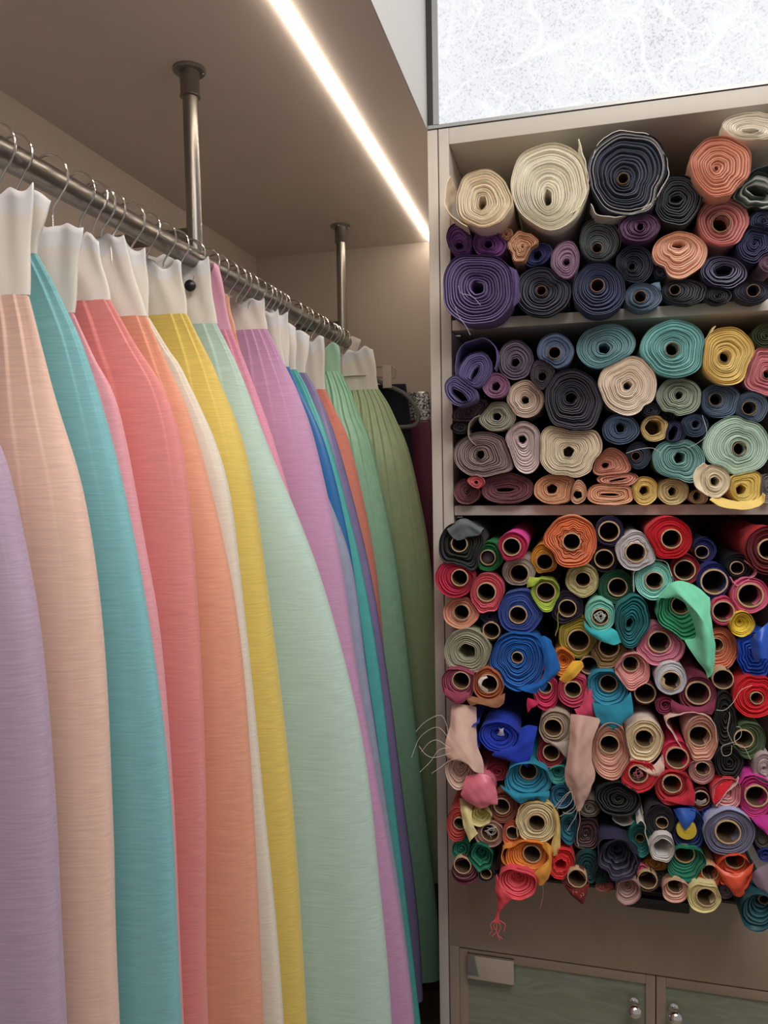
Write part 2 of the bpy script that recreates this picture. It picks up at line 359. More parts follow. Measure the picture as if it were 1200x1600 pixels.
# ------------------------------------------------------------------ skirts
SK = [  # name, Y, band right edge (top, bottom), silhouette below, colour, band colour, hem z, pleats, label
 ('lavender', .545, (-55, 240), (-50, 470), [(-25, 640), (5, 720), (30, 830), (60, 1000), (82, 1250), (100, 1600)], (180, 154, 182), None, -1.22, 12, 'lavender linen skirt at the near left edge, cut off by the frame'),
 ('blush', .600, (52, 285), (44, 460), [(85, 620), (130, 780), (160, 1000), (175, 1300), (185, 1600)], (244, 198, 178), None, -1.22, 9, 'pale peach linen skirt with tall white waistband, nearest one seen whole'),
 ('teal', .645, (80, 315), (58, 396), [(92, 460), (135, 560), (190, 760), (235, 1000), (265, 1250), (282, 1600)], (114, 184, 192), None, -1.22, 10, 'turquoise slub linen skirt between the peach and the red ones'),
 ('pink', .699, (128, 345), (115, 488), [(148, 560), (185, 640), (225, 850), (250, 1000), (270, 1250), (286, 1600)], (250, 165, 178), None, -1.22, 10, 'pink skirt showing only a thin strip beside the turquoise skirt'),
 ('coral', .744, (152, 368), (172, 468), [(210, 535), (260, 620), (290, 750), (310, 1000), (320, 1250), (323, 1600)], (246, 142, 140), None, -1.22, 9, 'coral red linen skirt with pleats under its white waistband'),
 ('orange', .803, (192, 360), (228, 493), [(262, 570), (300, 660), (345, 830), (375, 1000), (395, 1250), (412, 1600)], (252, 168, 134), None, -1.22, 10, 'light orange linen skirt between the coral and the yellow ones'),
 ('cream', .845, (226, 386), (233, 497), [(262, 545), (290, 590), (350, 740), (380, 960), (410, 1250), (442, 1600)], (240, 226, 208), None, -1.22, 11, 'off-white cream skirt squeezed between the orange and yellow skirts'),
 ('yellow', .920, (282, 408), (292, 490), [(312, 530), (340, 590), (385, 720), (420, 950), (455, 1250), (478, 1600)], (224, 194, 74), None, -1.22, 9, 'mustard yellow linen skirt hanging left of the wide mint skirt'),
 ('mint', 1.003, (325, 398), (338, 505), [(375, 580), (420, 700), (500, 900), (565, 1150), (595, 1400), (612, 1600)], (180, 208, 198), None, -1.22, 8, 'wide pale mint linen skirt bulging out furthest in the middle of the row'),
 ('rose', 1.048, (343, 420), (362, 515), [(392, 590), (430, 700), (470, 850), (520, 1100), (560, 1600)], (240, 150, 180), (232, 158, 192), -1.22, 10, 'rose pink skirt with a pink waistband behind the mint skirt'),
 ('apricot', 1.115, (356, 452), (368, 520), [(390, 600), (425, 700), (465, 850), (515, 1100), (555, 1600)], (250, 168, 110), (250, 176, 130), -1.22, 10, 'apricot skirt peeping out as a sliver beside the pink waistband'),
 ('lilac', 1.193, (412, 462), (417, 514), [(440, 560), (468, 620), (494, 700), (532, 875), (558, 1050), (594, 1250), (624, 1425), (646, 1600)], (204, 152, 198), None, -1.22, 16, 'orchid lilac linen skirt with many pleats right of the mint skirt'),
 ('grey', 1.255, (434, 482), (445, 575), [(468, 650), (500, 745), (548, 875), (573, 1050), (603, 1250), (629, 1425), (649, 1600)], (152, 160, 190), None, -1.2, 8, 'grey blue skirt seen as a narrow strip beside the lilac skirt'),
 ('blue', 1.297, (450, 488), (452, 573), [(470, 612), (490, 650), (510, 700), (531, 780), (550, 875), (574, 1050), (600, 1250), (620, 1600)], (10, 112, 184), None, -1.2, 8, 'deep blue skirt, narrow strip between the grey blue and turquoise strips'),
 ('turquoise', 1.340, (462, 512), (464, 577), [(484, 615), (517, 700), (562, 875), (593, 1050), (616, 1250), (637, 1425), (657, 1600)], (60, 182, 180), None, -1.24, 8, 'bright turquoise satin skirt seen as a strip right of the blue one'),
 ('slate', 1.405, (484, 525), (478, 582), [(503, 628), (529, 700), (574, 875), (604, 1050), (630, 1250), (652, 1425), (661, 1562)], (132, 118, 170), None, -1.07, 8, 'slate purple skirt strip whose hem ends above the frame bottom'),
 ('salmon', 1.509, (507, 532), (508, 608), [(525, 645), (548, 700), (585, 875), (602, 1050), (615, 1250), (630, 1400)], (244, 140, 118), None, -1.1, 12, 'salmon coral skirt just left of the jade green skirt'),
 ('jade', 1.613, (531, 542), (532, 580), [(548, 612), (562, 650), (582, 700), (619, 875), (641, 1050), (663, 1250), (683, 1425), (688, 1525)], (150, 212, 176), (146, 208, 172), -1.168, 16, 'jade green satin skirt with a green waistband near the far end'),
 ('sage', 1.735, (583, 548), (592, 608), [(606, 630), (618, 655), (637, 700), (656, 780), (672, 875), (688, 1050), (700, 1200)], (172, 194, 146), None, -1.0, 18, 'sage green satin skirt, last and furthest of the long skirts'),
]
def ss(a, b, x):
    t = np.clip((x - a) / (b - a), 0, 1); return t * t * (3 - 2 * t)
def make_skirt(i):
    nm, Y, bt, bb, sil, colr, bcol, hem, npl, label = SK[i]
    yp = SK[i - 1][1] if i else Y - 0.06
    yn = SK[i + 1][1] if i + 1 < len(SK) else Y + 0.10
    f_, b_ = (Y - yp) * 0.5 - 0.0012, (yn - Y) * 0.5 - 0.0012
    f_, b_ = min(f_, 0.045), min(b_, 0.045)
    pt, pb = at(*bt, Y), at(*bb, Y)
    root = empty('pleated_skirt', (XR, Y, hem + H), label, 'skirt', 'long skirts hanging on the closet rod')
    satin = nm in ('turquoise', 'jade', 'sage', 'blue', 'grey', 'slate')
    # silhouette: X of the right edge against z
    P = [pb[[0, 2]]] + [at(*q, Y)[[0, 2]] for q in sil]
    zs = np.array([p[1] for p in P]); xs = np.array([p[0] for p in P])
    hz = H + hem
    if zs[-1] > hz + 0.02: zs = np.append(zs, hz); xs = np.append(xs, xs[-1] + 0.01)
    cc = cr(np.stack([xs, zs], 1), 8); o = np.argsort(cc[:, 1])
    NZ, NU = 74, 300
    tt = np.linspace(0, 1, NZ); Z = pb[2] + (hz - pb[2]) * (0.45 * tt ** 2 + 0.55 * tt)
    xr = np.interp(Z, cc[o, 1], cc[o, 0])
    bw = 0.10                                             # waistband half seen from the front
    xl0 = pb[0] - bw
    dep = pb[2] - Z
    xl = xl0 - ss(0, 1.0, dep) * 0.11 - ss(0, 0.15, dep) * 0.02
    u = np.linspace(0, 1, NU, endpoint=False); th = 2 * PI * u
    rr = random.Random(100 + i); ph = [rr.uniform(0, 6.28) for _ in range(6)]
    V = []; UV = []
    for j in range(NZ):
        g = ss(-0.02, 0.22, dep[j]); fy = 0.0075 + (f_ - 0.0075) * g if f_ > 0.0075 else f_; by = 0.0075 + (b_ - 0.0075) * g if b_ > 0.0075 else b_
        a = (xr[j] - xl[j]) / 2; xc = (xr[j] + xl[j]) / 2
        ct, sn = np.cos(th), np.sin(th)
        ex = 0.84
        x = xc + a * np.sign(ct) * np.abs(ct) ** ex
        y = np.sign(sn) * np.abs(sn) ** ex
        # pleats: stitched folds that fade out down the skirt, and soft long folds below
        pl = nm in ('jade', 'sage'); pa = (0.0050 if pl else 0.0030) * np.exp(-dep[j] / (0.22 if pl else 0.085)) * (0.45 + 0.55 * ss(0.0, 0.03, dep[j]))
        q = (u * npl * 1.35 + 0.25 * np.sin(th * 3 + ph[0])) % 1.0
        saw = 0.5 + 0.5 * np.sin(q * 2 * PI + np.sin(q * 2 * PI)) if pl else np.where(q < 0.92, (q / 0.92) ** 1.6, (1 - q) / 0.08)
        fold = (0.30 * np.sin(th * 5 + ph[1] + dep[j] * 1.5) + 0.22 * np.sin(th * 9 + ph[2] - dep[j] * 2)) * ss(0.1, 0.9, dep[j])
        fr = np.where(sn < 0, fy, by)
        yy = y * fr * (1 - 0.16 * np.abs(sn) * (0.5 + 0.5 * fold / 0.5) * g)
        yy = yy + np.sign(sn) * pa * (saw - 1.0) * np.minimum(1, np.abs(sn) * 2.0)
        x = x + pa * 0.5 * (saw - 0.8) * np.sign(ct) * np.abs(ct) ** 4
        for k in range(NU): V.append((x[k], Y + yy[k], Z[j])); UV.append((u[k] * (2.4 * a + 0.1), Z[j]))
    F = []
    for j in range(NZ - 1):
        for k in range(NU):
            k2 = (k + 1) % NU; F.append([j * NU + k, j * NU + k2, (j + 1) * NU + k2, (j + 1) * NU + k])
    lin = gain(colr, 1.10, .86)
    if satin:
        t = fabric(lin, 'satin')
    else:
        t = linen(lin, 1.0)
    body = link('skirt_body', V, F, t, root, uvs=UV, fixn=True)
    # waistband: a flat closed loop standing on the pleats
    NB, NH = 96, 14; V = []; F = []; mi = []
    ub = np.linspace(0, 2 * PI, NB, endpoint=False)
    tilt = rr.uniform(-0.2, 0.25); w1 = rr.uniform(0, 6)
    hb_ = pt[2] - pb[2]
    for j in range(NH):
        t_ = j / (NH - 1)
        for k in range(NB):
            c, s = math.cos(ub[k]), math.sin(ub[k])
            lx = np.sign(c) * abs(c) ** 0.6
            xr_ = pb[0] + (pt[0] - pb[0]) * t_ + 0.0012 * math.sin(t_ * 7 + w1)
            x = xr_ - bw * (1 - lx)
            top = 0.010 * tilt * lx + 0.006 * math.sin(lx * 5.2 + w1) + (0.005 * math.sin(lx * 16 + w1 * 2)) + 0.006 * max(0, math.sin(lx * 9 + w1 * 3)) ** 3
            z = pb[2] - 0.0006 + (hb_ + top) * t_
            wv = (0.0028 * math.sin(lx * 7 + w1 + t_ * 2.2) + 0.0016 * math.sin(lx * 22 + w1 * 2 + t_ * 3)) * (0.2 + 0.8 * t_)
            th_ = (0.0062 * (1 - 0.35 * t_)) * np.sign(s) * abs(s) ** 0.6
            V.append((x, Y + th_ + wv * min(1, f_ / 0.014), z))
    for j in range(NH - 1):
        for k in range(NB):
            k2 = (k + 1) % NB; F.append([j * NB + k, j * NB + k2, (j + 1) * NB + k2, (j + 1) * NB + k]); mi.append(1 if j >= NH - 4 and bcol is None else 0)
    for k in range(NB // 2 - 1):                            # closed top so the band is a folded cloth
        b0 = (NH - 1) * NB
        F.append([b0 + k, b0 + k + 1, b0 + NB - 2 - k, b0 + NB - 1 - k]); mi.append(0)
    bl = gain(bcol, 1.15) if bcol else gain((233, 225, 214), 1.05)
    wb = link('waistband', V, F, [linen(bl, 0.3), linen(gain((228, 228, 234), 1.05), 0.2)], root, midx=mi, fixn=True)
    wb['label'] = ('coloured' if bcol else 'white') + ' cotton waistband'
    if nm == 'mint':
        c = at(298, 447, Y - 0.011)
        MB().lathe(c, (0.25, -1, 0), [(-0.002, 0.007), (0.002, 0.0085), (0.005, 0.008), (0.008, 0.004), (0.009, 0.001)]).put('button', M_BLACK, root)['label'] = 'round black button'
    return pt, pb
bands = [make_skirt(i) for i in range(len(SK))]

# hangers: wire hook over the rod, bar and two spring clips behind the waistbands
HK = {0: .545, 1: .600}
def hanger(y, xe, ztop, label, clips=True, lean=0.0):
    root = empty('clip_hanger', (XR, y, ZR), label, 'hanger', 'steel clip hangers on the closet rod')
    r = RR + 0.0065; pts = []
    for k in range(22):
        a = math.radians(200 - k * 250 / 21)
        pts.append((XR + r * math.cos(a), y + lean * math.sin(a * 0.5) * 0.006, ZR + 0.0045 + r * math.sin(a)))
    e = pts[-1]; zb = ZR - 0.034
    pts += [(XR + 0.001, y, zb + 0.006), (XR, y, zb)]
    MB().tube(pts, 0.00135, 8).put('hook', M_WIRE, root)
    if clips: MB().tube([(XR, y, zb + .001), (XR, y, ztop - 0.012)], 0.0014, 8).put('neck', M_WIRE, root)
    if clips:
        MB().tube([(XR - 0.08, y, ztop - 0.014), (xe - 0.016, y, ztop - 0.014)], 0.0018, 8).put('bar', M_WIRE, root)
NM = [s[0] for s in SK]
HD = dict(lavender='lavender', blush='pale peach', teal='near turquoise linen', pink='thin strip pink', coral='coral red', orange='light orange', cream='cream', yellow='mustard yellow', mint='wide mint', rose='rose pink', apricot='apricot', lilac='orchid lilac', grey='grey blue', blue='deep blue', turquoise='turquoise satin', slate='slate purple', salmon='salmon', jade='jade green', sage='sage green')
for i, s in enumerate(SK):
    pt, pb = bands[i]
    hanger(min(s[1], 1.725), pt[0], pb[2] + 0.35 * (pt[2] - pb[2]) + 0.014, 'steel wire hanger hook on the rod holding the %s skirt' % HD[s[0]], lean=rnd.uniform(-1, 1))
for y in (.622, .768, .783, .880, .955, 1.08, 1.145, 1.165, 1.225, 1.275, 1.32, 1.44, 1.47, 1.54, 1.57, 1.64, 1.66, 1.685):
    hanger(y, XR + 0.03, ZR - 0.04, 'bare thin wire hook on the rod wedged between two skirt hangers', clips=False, lean=rnd.uniform(-1, 1))

# clothes at the far end of the closet
def dress(name, label, cat, edge, Y, half, col, hem, kind='cotton', extra=None):
    """hanging garment: flattened tube whose right edge follows the given pixels"""
    P = np.array([at(*q, Y) for q in edge]); cc = cr(P, 8); NZ = len(cc); NU = 64; V = []; F = []
    for j in range(NZ):
        xr_ = cc[j, 0]; a = 0.10; xc = xr_ - a
        for k in range(NU):
            t = 2 * PI * k / NU; c, s = math.cos(t), math.sin(t)
            V.append((xc + a * np.sign(c) * abs(c) ** .7, Y + half * np.sign(s) * abs(s) ** .7 * (1 - .25 * (0.5 + 0.5 * math.sin(9 * t + j * 0.05))), cc[j, 2]))
    for j in range(NZ - 1):
        for k in range(NU):
            k2 = (k + 1) % NU; F.append([j * NU + k, j * NU + k2, (j + 1) * NU + k2, (j + 1) * NU + k])
    if hem == -1:
        b0 = (NZ - 1) * NU
        for k in range(NU): V.append((V[b0 + k][0], V[b0 + k][1], 0.002))
        for k in range(NU):
            k2 = (k + 1) % NU; F.append([b0 + k, b0 + k2, b0 + NU + k2, b0 + NU + k])
    F.append(list(range(NU)))
    o = link(name, V, F, extra or fabric(gain(col, 1.1), kind), None, fixn=True)
    return tag(o, label, cat)
dress('trousers', 'dark navy garment on the grey hanger at the far closet end', 'clothes', [(634, 600), (641, 650), (648, 760), (652, 900), (655, 1100), (656, 1300)], 1.836, 0.012, (26, 30, 42), -1)
gown = dress('gown', 'magenta satin garment with a silver sequinned top deepest in the closet corner', 'clothes', [(672, 655), (676, 700), (679, 800), (682, 1000), (684, 1250)], 1.890, 0.010, (112, 14, 62), -1, 'satin')
def m_sequin():
    t = NT('silver_sequins'); tc = t.n('ShaderNodeTexCoord'); vo = t.n('ShaderNodeTexVoronoi', Scale=330.0); t.l(tc.outputs['Object'], vo.inputs['Vector'])
    t.l(t.ramp(vo.outputs['Color'], [(0.25, 0.03), (0.75, 0.75)]), t.b.inputs['Base Color']); t.b.inputs['Metallic'].default_value = 0.6; t.b.inputs['Roughness'].default_value = 0.3
    return t.m
bod = dress('bodice', None, None, [(668, 612), (672, 626), (673, 656)], 1.890, 0.012, (80, 80, 80), 0, extra=m_sequin()); bod.parent = gown; bod['label'] = 'silver sequinned bodice'
gh = empty('velvet_hanger', at(630, 600, 1.812), 'grey curved hanger with a looped shoulder at the far closet end', 'hanger')
pp = [at(x, y, 1.812) for x, y in ((560, 575), (598, 599), (630, 614), (648, 634), (654, 650), (650, 662), (636, 667), (600, 667), (560, 667))]
MB().tube(cr(pp, 6), 0.0052, 10).put('frame', plain('grey_velvet', s2l((112, 112, 110)), 0.9), gh)
ch = empty('plastic_hanger', at(604, 582, 1.80), 'small clear clip hanger above the grey hanger', 'hanger')
pp = [at(x, y, 1.79) for x, y in ((575, 575), (612, 573), (618, 578), (617, 588), (612, 591), (575, 588))]
MB().tube(cr(pp, 5), 0.0016, 8).put('wire', M_WIRE, ch)
a, b = at(598, 571, 1.785), at(612, 606, 1.785)
MB().box(a[0], b[0], 1.782, 1.787, b[2], a[2], 0.001).put('tab', plain('milky_plastic', s2l((190, 180, 170)), 0.4), ch)
gw = sheet('folded_cloth', [[at(538, 548, 1.77), at(548, 526, 1.775), at(563, 531, 1.77)], [at(540, 560, 1.76), at(550, 540, 1.765), at(564, 533, 1.765)], [at(545, 590, 1.765), at(553, 560, 1.76), at(563, 536, 1.76)]], linen(gain((225, 216, 206), 1), .2))
tag(gw, 'white cloth corner sticking up behind the end of the rod', 'cloth')
# ------------------------------------------------------------------ rolls of fabric
REG = dict(A=(660, 150, .23333), B=(920, 150, .23333), C=(660, 490, .23333), D=(920, 490, .23333), E=(670, 790, .225),
           F=(930, 790, .225), G=(670, 980, .225), H=(930, 980, .225), I=(670, 1170, .225), J=(930, 1170, .225))
ROLLS = []
def pxy(reg, x, y):
    o = REG[reg]; return o[0] + x * o[2], o[1] + y * o[2]
def R_(reg, x, y, rx, ry, col, label, core=None, hole=None, rot=0, n=None, tear=None, wav=.015, sq=2.0, edge=.28, p=None, pr=1.0, fun=0.0, kind='cotton', flaps=(), ecol=None, star=0, side=None, clip=True, oe=None):
    """one roll; x, y, rx, ry, core / hole = (dx, dy, r) in the pixels of an enlarged view of the photograph"""
    ROLLS.append(dict(locals()))
M = 60
TH = np.linspace(0, 2 * PI, M + 1)[:-1]
def polar(r):
    """outline radius (pixels of the photo) for every angle, y down"""
    a = TH - math.radians(r['rot']); sx, sy = r['rx'] * REG[r['reg']][2], r['ry'] * REG[r['reg']][2]
    q = r['sq']; rad = (np.abs(np.cos(a) / sx) ** q + np.abs(np.sin(a) / sy) ** q) ** (-1 / q)
    if r['tear']:
        am, dr = r['tear']; d = TH - math.radians(dr)
        rad = rad * (1 + am * np.exp((np.cos(d) - 1) * 7)) * (1 - 0.25 * am * (1 - np.cos(d)) / 2)
    g = random.Random(int(r['x'] * 7 + r['y'] * 13)); w = r['wav']
    rad = rad * (1 + w * (np.sin(TH * 3 + g.uniform(0, 6)) + .7 * np.sin(TH * 5 + g.uniform(0, 6)) + .5 * np.sin(TH * 8 + g.uniform(0, 6))))
    return rad
def build_rolls():
    for k, r in enumerate(ROLLS):
        r['c'] = np.array(pxy(r['reg'], r['x'], r['y'])); r['rad'] = polar(r); r['s'] = REG[r['reg']][2]
    # soft rolls press each other flat where they touch
    C = np.array([r['c'] for r in ROLLS]); RM = np.array([r['rad'].max() for r in ROLLS])
    orig = [r['rad'].copy() for r in ROLLS]
    def nd(pt, j):
        d = pt - C[j]; a = np.arctan2(d[:, 1], d[:, 0]) % (2 * PI)
        return np.hypot(d[:, 0], d[:, 1]) / np.interp(a, np.append(TH, 2 * PI), np.append(orig[j], orig[j][0])) / ROLLS[j]['pr']
    dirs = np.stack([np.cos(TH), np.sin(TH)], 1)
    for i, r in enumerate(ROLLS):
        if not r['clip']: continue
        nb = [j for j in range(len(ROLLS)) if j != i and ROLLS[j]['clip'] and np.hypot(*(C[j] - C[i])) < RM[i] + RM[j]]
        if not nb: continue
        fs = np.linspace(0.12, 1, 45); best = np.full(M, 1.0)
        ok = np.ones(M, bool); lim = np.full(M, 0.12)
        for f in fs:
            pt = C[i] + dirs * (orig[i] * f)[:, None]; inside = np.ones(M, bool)
            for j in nb:
                v = nd(pt, j); inside &= ~((v < f / r['pr']) & (v < 1.0 / ROLLS[j]['pr'] * 1.0))
            ok &= inside; lim[ok] = f
        lim = np.where(lim < .99, lim - 0.006, lim)
        sm = lim.copy()
        for _ in range(2): sm = np.minimum(lim, (np.roll(sm, 1) + 2 * sm + np.roll(sm, -1)) / 4)
        r['rad'] = orig[i] * sm
    for k, r in enumerate(ROLLS): make_roll(k, r)
def vnoise(s, g):
    """smooth 1-D noise"""
    i = np.floor(s).astype(int); f = s - i; f = f * f * (3 - 2 * f); return g[i % len(g)] * (1 - f) + g[(i + 1) % len(g)] * f
def make_roll(k, r):
    rng = np.random.RandomState(k + 11); c = r['c']; s = r['s']
    top, mid = c[1] < 505, c[1] < 800
    cub = 0 if top else 1 if mid else 2
    zlo, zhi = ((Z1, ZT - .03), (Z2, Z1 - .02), (Z3, Z2 - .019))[cub]
    p = r['p']
    if p is None:
        p = 0.012 + 0.03 * rng.rand() if cub < 2 else 0.03 + 0.075 * np.clip((c[1] - 930) / 420, 0, 1) + 0.02 * rng.rand()
    # bring the front forward until the roll fits between the boards
    ext = c + np.stack([np.cos(TH), np.sin(TH)], 1) * r['rad'][:, None]
    Yf = D - p
    O = np.array([at(x, y, Yf) for x, y in ext])                # outline in the world
    g = 1.0 if cub == 2 else 1.12
    SA = 1.0 if max(r['col']) < 112 else .95 if cub == 2 else .80
    lin = gain(r['col'], g, SA)
    ecl = gain(r['ecol'], g) if r['ecol'] else tuple(min(0.85, v + r['edge'] * (0.16 + v * 0.5) * (1.0 if cub == 2 else 1.5)) for v in lin)
    scol = gain(r['side'], g, SA) if r['side'] else lin
    grp = ('fabric rolls on the top shelf', 'fabric rolls on the middle shelf', 'fabric rolls in the bottom compartment')[cub]
    # hole or core
    ci = None
    if r['core']: dx, dy, cr_ = r['core']; ci = np.array(pxy(r['reg'], dx, dy)); rc = cr_ * s
    elif r['hole']: dx, dy, cr_ = r['hole']; ci = np.array(pxy(r['reg'], dx, dy)); rc = (cr_ if not isinstance(cr_, tuple) else cr_[0]) * s
    else: ci = c.copy(); rc = 1.3
    asp = 1.0; hrot = 0
    if r['hole'] and isinstance(r['hole'][2], tuple): rc = r['hole'][2][0] * s; asp = r['hole'][2][1] / r['hole'][2][0]; hrot = math.radians(r['hole'][2][2])
    ca, sa = np.cos(TH - hrot) * rc, np.sin(TH - hrot) * rc * asp
    inn = ci + np.stack([ca * math.cos(hrot) - sa * math.sin(hrot), ca * math.sin(hrot) + sa * math.cos(hrot)], 1) * 0.97
    if r['hole']:
        inn = ci + (inn - ci) * (1 + 0.05 * np.sin(TH * 2 + rng.rand() * 6) + 0.05 * np.sin(TH * 5 + rng.rand() * 6))[:, None]
    I = np.array([at(x, y, Yf) for x, y in inn])
    # keep the hole inside the (squeezed) outline
    cO = O[:, [0, 2]]; cI = I[:, [0, 2]]
    thick = np.hypot(*(cO - cI).T).mean()
    n = r['n'] or int(np.clip(thick / 0.0040, 3, 12))
    n = int(round(n * (1.25 if cub < 2 else 1.4)))
    gd = rng.rand(64) - .5; gr = rng.rand(64) - .5; g2 = rng.rand(64) - .5
    V = []; F = []; MI = []
    prof = ((0.02, .0065, 0), (0.30, .0012, 1), (0.55, 0.0, 1), (0.80, .0012, 0), (0.97, .0065, 0))
    rows = []
    ang = np.append(TH, 2 * PI)
    Oe = np.vstack([cO, cO[:1]]); Ie = np.vstack([cI, cI[:1]])
    lw = 1.0 / n
    for kk in range(-1, n):
        for (q, dep, m) in prof:
            sp = kk + ang / (2 * PI)
            t = (sp + q) * lw
            t = t + 0.55 * lw * vnoise(sp * 2.1 + 3, g2) + 0.35 * lw * vnoise(sp * 6.3, gr) + 0.12 * lw * vnoise(sp * 17.0, gd)
            if r['star']: t = t + r['star'] * lw * np.cos(ang * 9 + kk * .2) * np.clip(1.3 - abs(t - .25) * 2, 0.15, 1)
            t = np.clip(t, 0, 0.992)
            y = Yf + dep / .0065 * np.minimum(.007, thick / n * 1.6) * (1.0 + 0.9 * vnoise(sp * 1.7 + 5, gr)) + 0.005 * vnoise(sp * 2.3, gd) + r['fun'] * (1 - t) ** 1.3
            y = np.maximum(y, Yf - 0.0025)
            P2 = Ie + (Oe - Ie) * t[:, None]
            rows.append((P2, y, m))
    n0 = 0
    for P2, y, m in rows:
        for a in range(M + 1): V.append((P2[a, 0], y[a], P2[a, 1]))
    W = M + 1
    for j in range(len(rows) - 1):
        for a in range(M):
            F.append([j * W + a, j * W + a + 1, (j + 1) * W + a + 1, (j + 1) * W + a]); MI.append((3 if r['oe'] and j >= len(rows) - 16 else 1) if rows[j][2] and rows[j + 1][2] else 0)
    # outer wrap: the fabric's visible side, running back into the compartment
    zl = zlo + 0.0008; xl = XI0 + 0.0010
    ys = [Yf + 0.004, Yf - 0.0012, Yf - 0.0022, Yf - 0.0006, Yf + 0.010, (Yf + 0.01 + D - .004) / 2 if p > .03 else Yf + .016, max(D - 0.013, Yf + .02), max(D - 0.003, Yf + .025), D + 0.06, D + 0.43]
    b0 = len(V)
    for j, y in enumerate(ys):
        sc = (0.975, 0.985, 0.993, 1.0)[j] if j < 4 else 0.985 if j < 6 else 0.965 if j < 7 else 0.94 if cub < 2 else 0.90
        cen = cO.mean(0)
        for a in range(M):
            x_, z_ = cen + (cO[a] - cen) * sc
            if y > D - 0.0045: x_ = min(max(x_, xl), 0.3512); z_ = min(max(z_, zl), zhi)
            V.append((x_, y, z_))
    for j in range(len(ys) - 1):
        for a in range(M):
            a2 = (a + 1) % M; F.append([b0 + j * M + a, b0 + j * M + a2, b0 + (j + 1) * M + a2, b0 + (j + 1) * M + a]); MI.append(2 if j > 2 else 0)
    e0 = b0 + (len(ys) - 1) * M; F.append([e0 + a for a in range(M)]); MI.append(2)
    # inner wall of the hole
    dpt = 0.10 if not r['core'] else 0.02
    h0 = len(V)
    for y in (0.003, 0.02, dpt):
        for a in range(M): V.append((cI[a, 0], Yf + r['fun'] + y, cI[a, 1]))
    for j in range(2):
        for a in range(M):
            a2 = (a + 1) % M; F.append([h0 + j * M + a, h0 + j * M + a2, h0 + (j + 1) * M + a2, h0 + (j + 1) * M + a]); MI.append(0)
    if not r['core']: F.append([h0 + 2 * M + a for a in range(M)]); MI.append(0)
    base = (cO[:, 0].mean(), Yf, cO[:, 1].min())
    root = empty('fabric_roll', base, r['label'], 'fabric roll', grp)
    mats = [fabric(lin, r['kind']), fabric(ecl, 'cotton'), fabric(scol, r['kind'])] + ([fabric(gain(r['oe'], g))] if r['oe'] else [])
    link('wound_fabric', V, F, mats, root, midx=MI, sharp=50)
    if r['core']:
        cc = at(ci[0], ci[1], Yf); rw = rc * Yf / FPX * 1.02
        yo = Yf + r['fun'] * 0.9
        w = max(0.0010, rw * 0.13); seg = 40; V = []; F = []; MI = []
        pr_ = [(yo + .3, rw * .998), (yo - 0.001, rw), (yo - 0.002, rw - .0003), (yo - 0.002, rw - w + .0003), (yo - 0.001, rw - w), (yo + .11, rw - w), (yo + .11, 0.0003)]
        jit = rng.rand(seg) * 0.0012
        for j, (y, q) in enumerate(pr_):
            for a in range(seg):
                th = 2 * PI * a / seg; V.append((cc[0] + q * math.cos(th), y - (jit[a] if 0 < j < 5 else 0), cc[2] + q * math.sin(th)))
        for j in range(len(pr_) - 1):
            for a in range(seg):
                a2 = (a + 1) % seg; F.append([j * seg + a, j * seg + a2, (j + 1) * seg + a2, (j + 1) * seg + a]); MI.append(1 if j >= 4 else 0)
        link('core_tube', V, F, [M_CARD if cub == 2 else M_CARD2, M_CARDSHADE], root, midx=MI, sharp=40)
    for fl in r['flaps']:
        kind_, colr, data = fl[0], fl[1], fl[2]
        lm = fabric(gain(colr, g, SA) if colr else scol, fl[3] if len(fl) > 3 else r['kind'])
        if kind_ == 'ext':                                     # lip or loop: a curve run back along the roll
            pts, y0, y1 = data; grid = []
            for yy in (y0, (y0 * 2 + y1) / 3, (y0 + 2 * y1) / 3, y1):
                row = []
                for (x, y) in pts:
                    q = at(*pxy(r['reg'], x, y), D - y0); row.append((q[0], D - yy, q[2]))
                grid.append(row)
            sheet('loose_end', grid, lm, root)
        else:                                                  # free drape: rows of (x, y, distance in front of the shelf)
            grid = [[at(*pxy(r['reg'], x, y), D - yy) for (x, y, yy) in row] for row in data]
            sheet('loose_end', grid, lm, root)
# ---- top shelf
R_('A', 410, 690, 188, 196, (226, 203, 172), 'cream cotton roll with crinkled hole and loose end curling out at left, top shelf', hole=(398, 715, (26, 46, 10)), wav=.03, p=.075, pr=1.15,
   flaps=[('ext', None, ([(300, 870), (235, 835), (175, 780), (150, 720), (155, 640), (185, 530)],   .078, .005))])
R_('A', 855, 600, 262, 292, (232, 218, 192), 'largest cream cotton roll, its loose end standing up at right, top shelf', hole=(840, 680, (24, 58, 0)), wav=.02, n=13, p=.05, pr=1.2,
   flaps=[('ext', None, ([(980, 800), (1070, 720), (1108, 600), (1100, 480), (1075, 380), (1050, 285)], .05, -.05))])
R_('A', 247, 960, 84, 113, (104, 52, 124), 'small purple roll leaning on the upright under the smaller cream roll', hole=(245, 1000, 24), rot=-12, n=6)
R_('A', 450, 985, 114, 104, (128, 66, 140), 'brighter violet purple roll right of the small purple one, top shelf', hole=(440, 992, 26), rot=15, n=7)
R_('A', 670, 1010, 100, 108, (198, 142, 100), 'crumpled tan orange cloth roll wedged under the largest cream roll', wav=.09, n=7, edge=.5)
R_('A', 560, 925, 48, 46, (196, 142, 104), 'crumpled end of tan cloth poking out between violet and cream rolls', wav=.12, n=3)
R_('A', 770, 1062, 106, 72, (50, 50, 104), 'small indigo blue roll lying tilted above the charcoal roll, top shelf', hole=(770, 1065, 30), rot=-28, n=5)
R_('A', 958, 1095, 98, 132, (158, 122, 152), 'dusty mauve roll shaped like a drop, left of the blue roll, top shelf', hole=(965, 1110, 24), rot=10, tear=(.15, 110), n=7)
